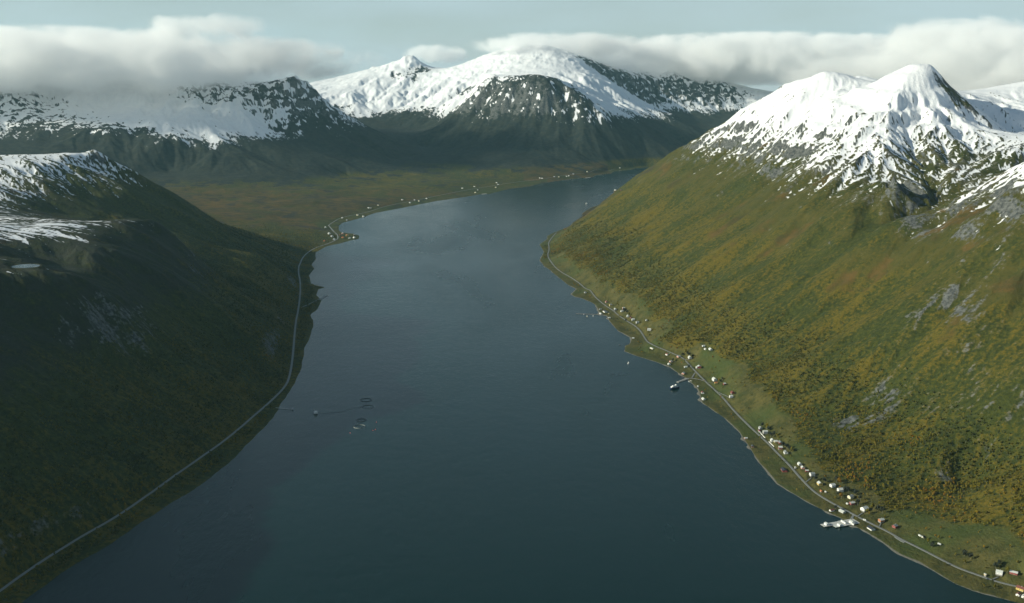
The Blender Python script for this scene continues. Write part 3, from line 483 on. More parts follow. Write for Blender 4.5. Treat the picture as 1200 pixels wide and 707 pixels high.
# ================================================================ helpers
def link(o, parent=None):
    COL.objects.link(o)
    if parent is not None: o.parent = parent
    return o
def tag(o, label=None, cat=None, group=None, kind=None):
    if label: o['label'] = label
    if cat: o['category'] = cat
    if group: o['group'] = group
    if kind: o['kind'] = kind
    return o
def empty(name, loc, rz=0):
    o = bpy.data.objects.new(name, None); o.location = loc; o.rotation_euler = (0, 0, rz); o.empty_display_size = 2
    return link(o)
class MB:
    """collects faces and links them as one mesh object"""
    def __init__(self): self.v = []; self.f = []
    def quad(self, *p):
        n = len(self.v); self.v += [tuple(q) for q in p]; self.f.append(tuple(range(n, n + len(p)))); return self
    def hexa(self, a):
        n = len(self.v); self.v += [tuple(q) for q in a]
        for f in ((0, 3, 2, 1), (4, 5, 6, 7), (0, 1, 5, 4), (1, 2, 6, 5), (2, 3, 7, 6), (3, 0, 4, 7)): self.f.append(tuple(n + i for i in f))
        return self
    def box(self, x0, x1, y0, y1, z0, z1):
        return self.hexa([(x0, y0, z0), (x1, y0, z0), (x1, y1, z0), (x0, y1, z0), (x0, y0, z1), (x1, y0, z1), (x1, y1, z1), (x0, y1, z1)])
    def prism(self, prof, y0, y1):
        """profile in x, z swept along y"""
        n = len(self.v); k = len(prof)
        self.v += [(x, y0, z) for x, z in prof] + [(x, y1, z) for x, z in prof]
        self.f.append(tuple(range(n, n + k))); self.f.append(tuple(range(n + 2 * k - 1, n + k - 1, -1)))
        for i in range(k):
            j = (i + 1) % k; self.f.append((n + i, n + k + i, n + k + j, n + j))
        return self
    def tube(self, pts, rad, sides=6, closed=False):
        n = len(self.v); m = len(pts)
        for i, p in enumerate(pts):
            p = Vector(p)
            a = Vector(pts[(i - 1) % m] if closed or i > 0 else pts[0]); b = Vector(pts[(i + 1) % m] if closed or i < m - 1 else pts[-1])
            t = (b - a).normalized(); s = t.cross(Vector((0, 0, 1)))
            if s.length < 1e-4: s = Vector((1, 0, 0))
            s.normalize(); u = s.cross(t)
            r = rad[i] if isinstance(rad, (list, tuple)) else rad
            for k in range(sides):
                an = 2 * math.pi * k / sides; self.v.append(tuple(p + s * r * math.cos(an) + u * r * math.sin(an)))
        for i in range(m if closed else m - 1):
            j = (i + 1) % m
            for k in range(sides):
                l = (k + 1) % sides; self.f.append((n + i * sides + k, n + i * sides + l, n + j * sides + l, n + j * sides + k))
        if not closed:
            self.f.append(tuple(n + k for k in range(sides))[::-1]); self.f.append(tuple(n + (m - 1) * sides + k for k in range(sides)))
        return self
    def mesh(self, name, mat):
        m = bpy.data.meshes.new(name); m.from_pydata(self.v, [], self.f)
        if mat: m.materials.append(mat)
        bm = bmesh.new(); bm.from_mesh(m); bmesh.ops.recalc_face_normals(bm, faces=bm.faces); bm.to_mesh(m); bm.free()
        return m
    def build(self, name, mat, parent=None):
        return link(bpy.data.objects.new(name, self.mesh(name, mat)), parent)

# ================================================================ materials
MATS = {}
def simple(name, col, rough=.7, var=.12, scale=.6, metallic=0.):
    """paint, wood, sheet metal: a base colour with weathering"""
    m = bpy.data.materials.new(name); m.use_nodes = True; nt = m.node_tree; b = nt.nodes['Principled BSDF']
    tc = nt.nodes.new('ShaderNodeNewGeometry'); no = nt.nodes.new('ShaderNodeTexNoise'); no.inputs['Scale'].default_value = scale; no.inputs['Detail'].default_value = 4
    mx = nt.nodes.new('ShaderNodeMix'); mx.data_type = 'RGBA'
    mx.inputs['A'].default_value = (*[c * (1 - var) for c in col], 1); mx.inputs['B'].default_value = (*[min(1, c * (1 + var)) for c in col], 1)
    nt.links.new(tc.outputs['Position'], no.inputs['Vector']); nt.links.new(no.outputs['Fac'], mx.inputs['Factor']); nt.links.new(mx.outputs['Result'], b.inputs['Base Color'])
    b.inputs['Roughness'].default_value = rough; b.inputs['Metallic'].default_value = metallic
    MATS[name] = m; return m
simple('white_paint', (.80, .80, .76)); simple('cream_paint', (.78, .72, .52)); simple('red_paint', (.27, .045, .035)); simple('yellow_paint', (.62, .44, .12))
simple('orange_paint', (.46, .17, .06)); simple('pink_paint', (.62, .34, .28)); simple('grey_paint', (.46, .47, .46)); simple('brown_paint', (.20, .11, .06))
simple('dark_roof', (.055, .06, .065), .6); simple('grey_roof', (.24, .26, .25), .5); simple('pale_roof', (.52, .54, .50), .45); simple('red_roof', (.17, .06, .045), .7)
simple('black_roof', (.025, .03, .04), .5)
simple('concrete', (.42, .42, .39), .85, .2); simple('glass', (.02, .025, .03), .08, .1); simple('timber', (.26, .22, .17), .8, .2); simple('black_rubber', (.02, .022, .025), .5)
simple('hull_blue', (.02, .035, .09), .35); simple('float_grey', (.30, .33, .31), .6); simple('float_dark', (.075, .085, .085), .6); simple('buoy_red', (.7, .08, .04), .5)
simple('bark', (.22, .20, .17), .9, .3, 3.0); simple('steel', (.4, .42, .43), .4, .1, .6, .8); simple('net', (.06, .07, .06), .9); simple('foundation_stone', (.25, .25, .23), .9, .2)

def nodes_of(name):
    m = bpy.data.materials.new(name); m.use_nodes = True
    return m, m.node_tree, m.node_tree.nodes['Principled BSDF']
class NT:
    """small node-writing helper"""
    def __init__(self, nt): self.nt = nt
    def n(self, t, **kw):
        o = self.nt.nodes.new(t)
        for k, v in kw.items(): setattr(o, k, v)
        return o
    def put(self, sock, v):
        if isinstance(v, bpy.types.NodeSocket): self.nt.links.new(v, sock)
        else: sock.default_value = v
    def attr(self, name): return self.n('ShaderNodeAttribute', attribute_name=name).outputs['Fac']
    def math(self, op, a, b=0., c=0., clamp=False):
        o = self.n('ShaderNodeMath', operation=op, use_clamp=clamp)
        self.put(o.inputs[0], a); self.put(o.inputs[1], b); self.put(o.inputs[2], c); return o.outputs[0]
    def noise(self, vec, scale, detail=4., rough=.55, dist=0.):
        o = self.n('ShaderNodeTexNoise'); self.put(o.inputs['Vector'], vec); o.inputs['Scale'].default_value = scale
        o.inputs['Detail'].default_value = detail; o.inputs['Roughness'].default_value = rough; o.inputs['Distortion'].default_value = dist; return o.outputs['Fac']
    def rng(self, v, a, b, c=0., d=1.):
        o = self.n('ShaderNodeMapRange', interpolation_type='SMOOTHSTEP'); self.put(o.inputs['Value'], v)
        for k, q in zip(('From Min', 'From Max', 'To Min', 'To Max'), (a, b, c, d)): o.inputs[k].default_value = q
        return o.outputs['Result']
    def mix(self, f, a, b):
        o = self.n('ShaderNodeMix', data_type='RGBA'); self.put(o.inputs['Factor'], f)
        for k, q in (('A', a), ('B', b)):
            if isinstance(q, tuple) and len(q) == 3: q = (*q, 1)
            self.put(o.inputs[k], q)
        return o.outputs['Result']

# --- mountainside: heath, birch scrub, meadow, scree, snow and painted slope shade
m_land, nt, bs = nodes_of('mountainside'); N = NT(nt)
pos = N.n('ShaderNodeNewGeometry').outputs['Position']
n_big = N.noise(pos, 1 / 260., 5); n_mid = N.noise(pos, 1 / 46., 5, .62); n_fine = N.noise(pos, 1 / 11., 4, .65); n_dot = N.noise(pos, 1 / 5., 3, .6)
green = N.mix(N.rng(n_fine, .3, .7), (.022, .031, .008), (.054, .062, .011))
gold = N.mix(N.rng(n_dot, .35, .68), (.072, .066, .010), (.128, .092, .011))
heath = N.mix(N.rng(n_mid, .3, .7), (.036, .044, .012), (.074, .066, .014))
veg = N.mix(N.rng(N.math('ADD', N.attr('autumn'), N.math('MULTIPLY', N.math('SUBTRACT', n_fine, .5), 1.5)), .25, .75), green, gold)
veg = N.mix(N.rng(N.math('ADD', N.attr('heath'), N.math('MULTIPLY', N.math('SUBTRACT', n_mid, .5), .9)), .3, .7), veg, heath)
russ = N.mix(N.rng(N.math('ADD', N.math('MULTIPLY', n_big, .5), N.math('MULTIPLY', n_mid, .5)), .36, .62), (.034, .036, .012), (.105, .066, .017))
veg = N.mix(N.rng(N.math('ADD', N.attr('russet'), N.math('MULTIPLY', N.math('SUBTRACT', n_mid, .5), .9)), .3, .8), veg, russ)
mead = N.mix(N.rng(N.math('ADD', N.math('MULTIPLY', n_mid, .6), N.math('MULTIPLY', n_fine, .4)), .36, .64), (.038, .044, .013), (.096, .085, .025))
mead = N.mix(N.math('MULTIPLY', N.rng(n_big, .45, .62), .7), mead, (.044, .066, .017))
veg = N.mix(N.rng(N.math('ADD', N.attr('meadow'), N.math('MULTIPLY', N.math('SUBTRACT', n_fine, .5), .5)), .4, .6), veg, mead)
rock = N.mix(N.rng(n_fine, .3, .72), (.036, .042, .042), (.150, .155, .143))
scrub_shade = N.mix(N.rng(n_mid, .35, .7), (.012, .018, .017), (.034, .038, .026))  # dark tones: valley scrub, plus cloud shadow and slope shade put into the colour
veg = N.mix(N.rng(N.math('ADD', N.attr('scrub_shade'), N.math('MULTIPLY', N.math('SUBTRACT', n_mid, .5), .7)), .3, .7), veg, scrub_shade)
c1 = N.mix(N.rng(N.math('ADD', N.attr('rock'), N.math('ADD', N.math('MULTIPLY', N.math('SUBTRACT', n_mid, .5), 1.2), N.math('MULTIPLY', N.math('SUBTRACT', n_fine, .5), 1.1))), .36, .78), veg, rock)
c1 = N.mix(N.rng(N.math('ADD', N.attr('beach'), N.math('MULTIPLY', N.math('SUBTRACT', n_fine, .5), .5)), .4, .6), c1, N.mix(n_dot, (.09, .09, .07), (.20, .19, .16)))
snow_f = N.rng(N.math('ADD', N.attr('snow'), N.math('ADD', N.math('MULTIPLY', N.math('SUBTRACT', n_mid, .5), .35), N.math('MULTIPLY', N.math('SUBTRACT', n_fine, .5), .6))), -.12, .24)
c1 = N.mix(snow_f, c1, N.mix(n_mid, (.66, .69, .72), (.82, .82, .81)))
nt.links.new(c1, bs.inputs['Base Color'])
bs.inputs['Roughness'].default_value = .9; bs.inputs['Specular IOR Level'].default_value = .15
bmp = N.n('ShaderNodeBump'); bmp.inputs['Strength'].default_value = .8; bmp.inputs['Distance'].default_value = 5.0
N.put(bmp.inputs['Height'], N.math('ADD', N.math('MULTIPLY', n_fine, .7), N.math('MULTIPLY', n_dot, N.math('SUBTRACT', .55, N.math('MULTIPLY', snow_f, .4)))))
nt.links.new(bmp.outputs['Normal'], bs.inputs['Normal'])

# --- fjord water
m_water, nt, bs = nodes_of('fjord_water'); N = NT(nt)
pos = N.n('ShaderNodeNewGeometry').outputs['Position']
mp = N.n('ShaderNodeMapping'); mp.inputs['Scale'].default_value = (1., .45, 1.); mp.inputs['Rotation'].default_value = (0, 0, R(20)); nt.links.new(pos, mp.inputs['Vector'])
slick = N.noise(mp.outputs['Vector'], 1 / 700., 6, .62, .5)
bs.inputs['Base Color'].default_value = (.0003, .0130, .0115, 1)
bs.inputs['IOR'].default_value = 1.33; bs.inputs['Specular IOR Level'].default_value = .38; bs.inputs['Specular Tint'].default_value = (.60, .98, 1.0, 1)
N.put(bs.inputs['Roughness'], N.math('ADD', .06, N.math('MULTIPLY', slick, .36)))
wav = N.math('ADD', N.math('MULTIPLY', N.noise(mp.outputs['Vector'], 1 / 14., 3, .6), 1.3), N.math('MULTIPLY', N.noise(pos, 1 / 55., 2, .5), .9))
bmp = N.n('ShaderNodeBump'); bmp.inputs['Distance'].default_value = 1.5; bmp.inputs['Strength'].default_value = .5; N.put(bmp.inputs['Height'], N.math('MULTIPLY', wav, N.math('ADD', .55, N.math('MULTIPLY', slick, .9))))
nt.links.new(bmp.outputs['Normal'], bs.inputs['Normal'])

# --- road
m_road, nt, bs = nodes_of('road_asphalt'); N = NT(nt)
pos = N.n('ShaderNodeNewGeometry').outputs['Position']
nt.links.new(N.mix(N.noise(pos, .15, 4), (.13, .14, .13), (.21, .215, .20)), bs.inputs['Base Color']); bs.inputs['Roughness'].default_value = .8

# --- birch leaves, one tint for each tree
m_leaf, nt, bs = nodes_of('birch_leaves'); N = NT(nt)
oi = N.n('ShaderNodeObjectInfo'); pos = N.n('ShaderNodeNewGeometry').outputs['Position']
rp = N.n('ShaderNodeValToRGB'); rp.color_ramp.interpolation = 'LINEAR'
el = rp.color_ramp.elements; el[0].position = 0.; el[0].color = (.026, .040, .008, 1); el[1].position = 1.; el[1].color = (.22, .11, .012, 1)
for p, c in ((.30, (.038, .050, .009)), (.55, (.082, .082, .012)), (.80, (.16, .135, .013)), (.93, (.22, .145, .013))):
    e = el.new(p); e.color = (*c, 1)
clump = N.noise(pos, 1 / 120., 4, .6)
sep = N.n('ShaderNodeSeparateXYZ'); nt.links.new(pos, sep.inputs[0])
low = N.math('MULTIPLY', N.rng(sep.outputs['Z'], 140., 25., 0., 1.), N.rng(sep.outputs['X'], -200., 200., .14, .30))
N.put(rp.inputs['Fac'], N.math('ADD', N.math('MULTIPLY', oi.outputs['Random'], .34), N.math('ADD', low, N.math('MULTIPLY', N.math('SUBTRACT', clump, .30), 1.5)), clamp=True))
nt.links.new(rp.outputs['Color'], bs.inputs['Base Color']); bs.inputs['Roughness'].default_value = .75; bs.inputs['Specular IOR Level'].default_value = .2
m_conifer = simple('dark_leaves', (.010, .018, .009), .8, .4, .8)

# ================================================================ the land, one sheet split where its mountains meet
T = Terrain(SHORE, CONTROL)
def polar_axes():
    a = list(np.arange(-27.6, 27.6001, .054)); st = .08; b = 27.6; o = []
    while b < 76: b += st; st *= 1.10; o.append(b)
    th = np.radians(np.array([-q for q in o[::-1]] + a + o))
    r = np.concatenate([np.linspace(450, 1290, 34), np.exp(np.linspace(math.log(1300), math.log(16500), 1010)), np.linspace(16700, 25000, 36)])
    return th, r
TH, RR = polar_axes()
tg, rg = np.meshgrid(TH, RR)
LX = rg * np.sin(tg); LY = rg * np.cos(tg); SHP = LX.shape
LZ, LD, LSL, LCG, LFINE, LZ0, LHI = [q.reshape(SHP) for q in T.height(LX.ravel(), LY.ravel(), True)]

gr = np.gradient(LZ, axis=0) / np.gradient(rg, axis=0); gt = np.gradient(LZ, axis=1) / (np.gradient(tg, axis=1) * rg)
STEEP = np.hypot(gr, gt)

# --- roads are benched into the slope, buildings stand on level ground
def smooth(z, k):
    z = np.array(z, float)
    for _ in range(k):
        p = np.r_[z[0], z, z[-1]]; z = (p[:-2] + 2 * p[1:-1] + p[2:]) / 4
    return z
def resample(pts, step):
    P = np.array(pts, float)
    # rounded corners, then even steps
    for _ in range(2):
        Q = [P[0]]
        for i in range(len(P) - 1): Q += [P[i] * .75 + P[i + 1] * .25, P[i] * .25 + P[i + 1] * .75]
        P = np.array(Q + [P[-1]])
    s = np.r_[0, np.cumsum(np.hypot(*np.diff(P, axis=0).T))]
    t = np.linspace(0, s[-1], max(2, int(s[-1] / step)))
    return np.c_[np.interp(t, s, P[:, 0]), np.interp(t, s, P[:, 1])]
def window(x, y, rad):
    r = math.hypot(x, y); a = math.atan2(x, y)
    i0, i1 = np.searchsorted(RR, [r - rad, r + rad]); j0, j1 = np.searchsorted(TH, [a - rad / r, a + rad / r])
    return slice(max(0, i0 - 1), i1 + 1), slice(max(0, j0 - 1), j1 + 1)
PAD_Z = {}
def land_z(x, y):
    """height of the finished sheet"""
    r = math.hypot(x, y); a = math.atan2(x, y)
    i = int(np.clip(np.searchsorted(RR, r) - 1, 0, len(RR) - 2)); j = int(np.clip(np.searchsorted(TH, a) - 1, 0, len(TH) - 2))
    u = (r - RR[i]) / (RR[i + 1] - RR[i]); v = (a - TH[j]) / (TH[j + 1] - TH[j])
    return float((LZ[i, j] * (1 - v) + LZ[i, j + 1] * v) * (1 - u) + (LZ[i + 1, j] * (1 - v) + LZ[i + 1, j + 1] * v) * u)
PADS = [(b[0], b[1], max(b[4], b[5]) * .75 + 1.5) for b in BUILDINGS] + [(TARN[0], TARN[1], 40.)]
for x, y, rad in PADS:
    zz = max(land_z(x, y), 1.3); w = window(x, y, rad + 14); d = np.hypot(LX[w] - x, LY[w] - y)
    k = 1 - sstep(rad, rad + 12, d); LZ[w] = LZ[w] * (1 - k) + zz * k; PAD_Z[(x, y)] = zz
bd = np.full(SHP, 1e9); bz = np.zeros(SHP); bw = np.full(SHP, 1.)
ROADS3 = []
for width, pts in ROADS:
    P = resample(pts, 4.0); z = np.maximum(smooth(T.height(P[:, 0], P[:, 1]), 60), 2.2)
    ROADS3.append((width, P, z))
    for (x, y), zz in zip(P, z):
        w = window(x, y, 30); d = np.hypot(LX[w] - x, LY[w] - y); m = d < bd[w]
        bd[w] = np.where(m, d, bd[w]); bz[w] = np.where(m, zz, bz[w]); bw[w] = np.where(m, width, bw[w])
k = 1 - sstep(0, 1, (bd - bw * .5 - 3.0) / 9.0)
LZ = np.where((bd < 1e8) & (LD > -4), LZ * (1 - k) + (bz - .9) * k, LZ)
ROAD_D = bd

# --- what grows and lies where, and where slope shade is painted in
rel = fbm(LX, LY, 700, 4, 61); rel2 = fbm(LX, LY, 180, 4, 62); streak = LFINE
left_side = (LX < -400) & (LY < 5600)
line = np.where(LY > 7000, 430., np.where(left_side, 452., 525.))
mott = 1.6 * fbm(LX, LY, 75, 4, 63, .6)
fars = sstep(7000, 9000, LY)
snow = (LZ - line + rel * (60 + 80 * fars) + rel2 * (40 + 50 * fars)) / (165. - 20 * fars) - streak * (.40 - .2 * fars - .08 * left_side) * (1 - sstep(560, 900, LZ) * .62) + (.07 + .12 * fars + .16 * left_side) * mott
snow = snow - np.clip(STEEP - .80, 0, .9) * (1.2 + .5 * fars) + .35 * sstep(600, 800, LZ)
snow = np.clip(snow, -1.5, .62) - (.42 * np.maximum(streak - .1, 0) + .16 * np.abs(mott)) * (1 - .6 * fars) * (1 - .55 * sstep(760, 900, LZ))
for sx, sy, sr, am in SNOW_PATCHES:
    snow = snow + am * np.exp(-((LX - sx) ** 2 + (LY - sy) ** 2) / sr ** 2) * np.clip(1 + (1.6 * mott + .35 * streak if am < 0 else -1.2 * mott), -.6, 2.6)
snow = np.clip(snow, -1.5, 1.5)
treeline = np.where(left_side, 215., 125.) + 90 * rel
autumn = np.clip(.46 - .16 * left_side * sstep(60, 180, LZ) + .50 * rel2 + .35 * rel + .14 * streak, 0, 1)  # upper left slope made less golden, painting in its shade
heath = np.clip(sstep(40, 260, LZ - treeline) * .55 + .35 * rel2 + .35 * rel, 0, 1)
russet = np.clip(sstep(5400, 6600, LY) * (LX < 900) * (1 - sstep(90, 260, LZ)) * (1 - .75 * sstep(7000, 8700, LY) * (LX < 100)) * (.82 + .9 * rel2) + .7 * sstep(.1, .4, rel2 + .5 * rel) * sstep(150, 300, LZ), 0, 1)
rock = np.clip(sstep(.85, 1.25, STEEP) * .6 + .35 * (rel2 + .3 * streak) * sstep(150, 350, LZ) + sstep(360, 560, LZ) * .4, 0, 1)
for sx, sy, sr, am in SCREE:
    rock = np.clip(rock + am * np.exp(-((LX - sx) ** 2 + (LY - sy) ** 2) / sr ** 2) * np.clip(.55 + .6 * streak + 1.5 * mott, 0, 1.6), 0, 1)
rock = rock * (1 - .5 * sstep(.2, .8, russet))
scrub_shade = np.clip(sstep(7000, 8800, LY) * sstep(25, 130, LZ) + .55 * left_side * sstep(90, 260, LZ + 60 * rel) * (1 - sstep(3600, 4600, LY) * .4) + .55 * sstep(-.1, .45, rel2 + .6 * fbm(LX, LY, 420, 3, 66) + .5 * mott) * sstep(5500, 6200, LY) * (LX < 900), 0, 1)  # paints far cloud shadow and left-slope shade; last term is dark valley growth
right_side = (LX > 150) & (LY < 5200)
meadow = np.zeros(SHP)
meadow[right_side] = (1 - sstep(70, 165, LD + 60 * rel2))[right_side]
meadow = np.where((LX < 300) & (LY > 5600) & (LY < 11000), np.maximum(meadow, .75 * (1 - sstep(60, 190, LD + 90 * rel2))), meadow)
for mx, my, mr, am in MEADOWS:
    meadow = np.clip(meadow + am * np.exp(-((LX - mx) ** 2 + (LY - my) ** 2) / mr ** 2), 0, 1)
beach = (1 - sstep(.5, 5, LD + 6 * rel2)) * np.where((LX > 0) | (LY < 1), 1., .3)
ATTR = dict(snow=snow, rock=rock, autumn=autumn, scrub_shade=scrub_shade, heath=heath, russet=russet, meadow=meadow, beach=beach)

nr, nc = SHP
vid = np.arange(nr * nc).reshape(SHP)
quads = np.stack([vid[:-1, :-1], vid[:-1, 1:], vid[1:, 1:], vid[1:, :-1]], -1).reshape(-1, 4)
flatz = LZ.ravel(); cx = LX.ravel()[quads].mean(1); cyy = LY.ravel()[quads].mean(1)
dry = flatz[quads].max(1) > -12
mid = np.interp(cyy, [0, 2000, 4000, 6000, 8000, 9000, 10000, 10600], [0, 0, -200, -450, 300, 900, 1300, 2400])
is_right = (cx > mid) & (cyy < 10300 + .13 * np.maximum(cx - 1500, 0))
is_left = ~is_right & (cyy < 5750 - .12 * (cx + 1000)) & (cx < 300)
is_mass = ~is_right & ~is_left & (cx < np.interp(cyy, [5000, 8500, 11000, 13000, 17000], [-200, -700, -1300, -2700, -3600]))
def land(name, sel):
    q = quads[dry & sel]; used = np.unique(q); lut = np.zeros(nr * nc, np.int64); lut[used] = np.arange(len(used)); q = lut[q]
    me = bpy.data.meshes.new(name); me.vertices.add(len(used)); me.loops.add(q.size); me.polygons.add(len(q))
    me.vertices.foreach_set('co', np.c_[LX.ravel()[used], LY.ravel()[used], flatz[used]].astype(np.float32).ravel())
    me.loops.foreach_set('vertex_index', q[:, ::-1].astype(np.int32).ravel())
    me.polygons.foreach_set('loop_start', np.arange(0, q.size, 4, dtype=np.int32))
    me.polygons.foreach_set('use_smooth', np.ones(len(q), bool))
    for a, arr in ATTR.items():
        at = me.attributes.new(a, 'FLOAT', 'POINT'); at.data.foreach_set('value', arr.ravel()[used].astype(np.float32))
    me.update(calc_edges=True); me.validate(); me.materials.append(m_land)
    return tag(link(bpy.data.objects.new(name, me)), kind='structure')
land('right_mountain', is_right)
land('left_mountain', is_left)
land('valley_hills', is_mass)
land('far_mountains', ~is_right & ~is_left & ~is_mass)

# --- water
wmb = MB(); wmb.quad((-14000, -4000, 0), (14000, -4000, 0), (14000, 30000, 0), (-14000, 30000, 0))
tag(wmb.build('water', m_water), kind='structure')
lk = MB(); n = 14
lx, ly = TARN
lz = PAD_Z[TARN] + .25
lk.quad(*[(lx + 36 * math.cos(2 * math.pi * i / n) * (1 + .15 * math.sin(3 * i)), ly + 30 * math.sin(2 * math.pi * i / n), lz) for i in range(n)])
tag(lk.build('mountain_lake', m_water), kind='structure')

# --- roads
for i, (width, P, z) in enumerate(ROADS3):
    tx = np.gradient(P[:, 0]); ty = np.gradient(P[:, 1]); l = np.hypot(tx, ty); nx, ny = -ty / l * width / 2, tx / l * width / 2
    mb = MB()
    prof = ((-1, -.6), (-.97, .02), (0, .08), (.97, .02), (1, -.6))
    for x, y, a, b, zz in zip(P[:, 0], P[:, 1], nx, ny, z):
        for s, h in prof: mb.v.append((x + a * s, y + b * s, zz + h))
    K = len(prof)
    for j in range(len(P) - 1):
        for q in range(K - 1): mb.f.append((j * K + q, j * K + q + 1, (j + 1) * K + q + 1, (j + 1) * K + q))
    tag(mb.build('road', m_road), kind='structure')

# ================================================================ buildings
WALL = dict(white='white_paint', cream='cream_paint', red='red_paint', yellow='yellow_paint', orange='orange_paint', pink='pink_paint', grey='grey_paint', brown='brown_paint')
ROOF = dict(dark='dark_roof', grey='grey_roof', pale='pale_roof', red='red_roof', black='black_roof', orange='orange_paint')
def building(x, y, turn, kind, w, l, h, wall, roof, detail, label, group):
    z = PAD_Z[(x, y)]
    root = empty(kind, (x, y, z), turn)
    cat = {'quay_hall': 'hall', 'caravan_hut': 'hut', 'farmhouse': 'house'}.get(kind, kind)
    tag(root, label, cat, group)
    rise = w * .5 * (.62 if kind in ('house', 'farmhouse', 'cabin', 'boathouse') else .42)
    b0 = .35 if detail else 0.
    if detail: MB().box(-w / 2 + .05, w / 2 - .05, -l / 2 + .05, l / 2 - .05, -2.2, b0).build('foundation', MATS['foundation_stone'], root)
    b0 = b0 if detail else -2.
    MB().prism([(-w / 2, b0), (w / 2, b0), (w / 2, h), (0, h + rise), (-w / 2, h)], -l / 2, l / 2).build('wall', MATS[WALL[wall]], root)
    ov, th = .45, .22; k = rise / (w / 2); y0, y1 = -l / 2 - ov, l / 2 + ov; xe = w / 2 + ov
    rf = MB().prism([(-xe, h - k * ov + .03), (0, h + rise + .03), (xe, h - k * ov + .03), (xe, h - k * ov + .03 + th), (0, h + rise + .03 + th), (-xe, h - k * ov + .03 + th)], y0, y1).build('roof', MATS[ROOF[roof]], root)
    if not detail: return
    if kind in ('house', 'farmhouse', 'cabin'):
        MB().box(-.4, .4, l * .12 - .4, l * .12 + .4, h + rise * .8, h + rise + 1.1).build('chimney', MATS['concrete'], rf)
    def pane(cx, cyy_, cz, ax, ww, hh, name='window'):
        t = .06; mats = (MATS['white_paint'], MATS['glass']) if name == 'window' else (MATS['timber'], MATS['steel'])
        def bx(a, b, t0, t1, c0, c1):
            if ax == 'x': return MB().box(*(sorted((cx + t0, cx + t1))), cyy_ + a, cyy_ + b, cz + c0, cz + c1)
            return MB().box(cx + a, cx + b, *(sorted((cyy_ + t0, cyy_ + t1))), cz + c0, cz + c1)
        s = 1 if (cx if ax == 'x' else cyy_) > 0 else -1
        f = bx(-ww / 2, ww / 2, -.05 * s, t * s, 0, hh).build(name, mats[0], root)
        if name == 'window': bx(-ww / 2 + .12, ww / 2 - .12, t * s, (t + .02) * s, .12, hh - .12).build('pane', mats[1], f)
        else: bx(ww * .3, ww * .4, t * s, (t + .05) * s, hh * .45, hh * .5).build('handle', mats[1], f)
    nw = 3 if detail > 1 else 1
    for s in (-1, 1):
        for i in range(nw):
            pane(s * w / 2, (-l / 2 + l * (i + .5) / nw), h * .38, 'x', min(1.5, l / nw * .35), h * .32)
        if detail > 1: pane(-w * .22, s * l / 2, h * .38, 'y', 1.3, h * .32); pane(0, s * l / 2, h * .95, 'y', 1.1, h * .26)
        if detail > 1 and kind not in ('barn', 'boathouse', 'shed', 'quay_hall'): pane(w * .24, s * l / 2, h * .38, 'y', 1.3, h * .32)
    if kind in ('barn', 'boathouse', 'quay_hall', 'warehouse'): pane(w * .18, -l / 2, b0 + .02, 'y', w * .32, h * .68, 'door')
    else: pane(w / 2 if l < 6 else -w / 2, l * .33 if nw == 1 else l * .0 + l / nw * .5, b0 + .02, 'x', 1.0, min(2.0, h * .6), 'door')
for b in BUILDINGS: building(*b)

# ================================================================ on the water
def hull(L, B, D, sheer=.35, n=9, sides=6):
    """boat hull, bow at +x, deck closed"""
    mb = MB(); rows = []
    for i in range(n):
        t = i / (n - 1); x = -L / 2 + L * t
        bw = B / 2 * (1 - max(0, (t - .55) / .45) ** 2.2) * (.86 + .14 * min(1, t * 4)); dk = D * (1 + sheer * max(0, t - .45) ** 1.6)
        bw = max(bw, .04)
        rows.append([(x, -bw, dk), (x, -bw * .92, D * .25), (x, -bw * .55, -D * .3), (x, bw * .55, -D * .3), (x, bw * .92, D * .25), (x, bw, dk)])
    for r in rows: mb.v += r
    for i in range(n - 1):
        for k in range(5): mb.f.append((i * 6 + k, (i + 1) * 6 + k, (i + 1) * 6 + k + 1, i * 6 + k + 1))
        mb.f.append((i * 6 + 5, (i + 1) * 6 + 5, (i + 1) * 6, i * 6))
    mb.f.append(tuple(range(6))); mb.f.append(tuple((n - 1) * 6 + k for k in range(6))[::-1])
    return mb
def wedge(x0, x1, b, z0, z1, rake):
    return MB().hexa([(x0, -b, z0), (x1, -b, z0), (x1, b, z0), (x0, b, z0), (x0 + .1, -b * .94, z1), (x1 - rake, -b * .94, z1), (x1 - rake, b * .94, z1), (x0 + .1, b * .94, z1)])
def boat(loc, rz, L, name, label, cat='boat', hullm='white_paint', cabin=True):
    r = empty(name, (loc[0], loc[1], 0), rz); tag(r, label, cat); B = L * .3; D = L * .11
    hl = hull(L, B, D).build('hull', MATS[hullm], r)
    MB().box(-L * .42, L * .2, -B * .36, B * .36, D + .01, D + .06).build('deck', MATS['timber'], r)
    if cabin:
        c = wedge(-L * .05, L * .26, B * .32, D + .06, D + L * .19, L * .05).build('wheelhouse', MATS['white_paint'], r)
        wedge(-L * .03, L * .23, B * .325, D + L * .105, D + L * .155, L * .02).build('window', MATS['glass'], c)
        MB().tube([(L * .02, 0, D + L * .19), (L * .02, 0, D + L * .45)], .08).build('mast', MATS['steel'], r)
    else:
        for q in (-.2, .1): MB().box(L * q, L * q + .35, -B * .36, B * .36, D + .06, D + .2).build('thwart', MATS['timber'], r)
    return r

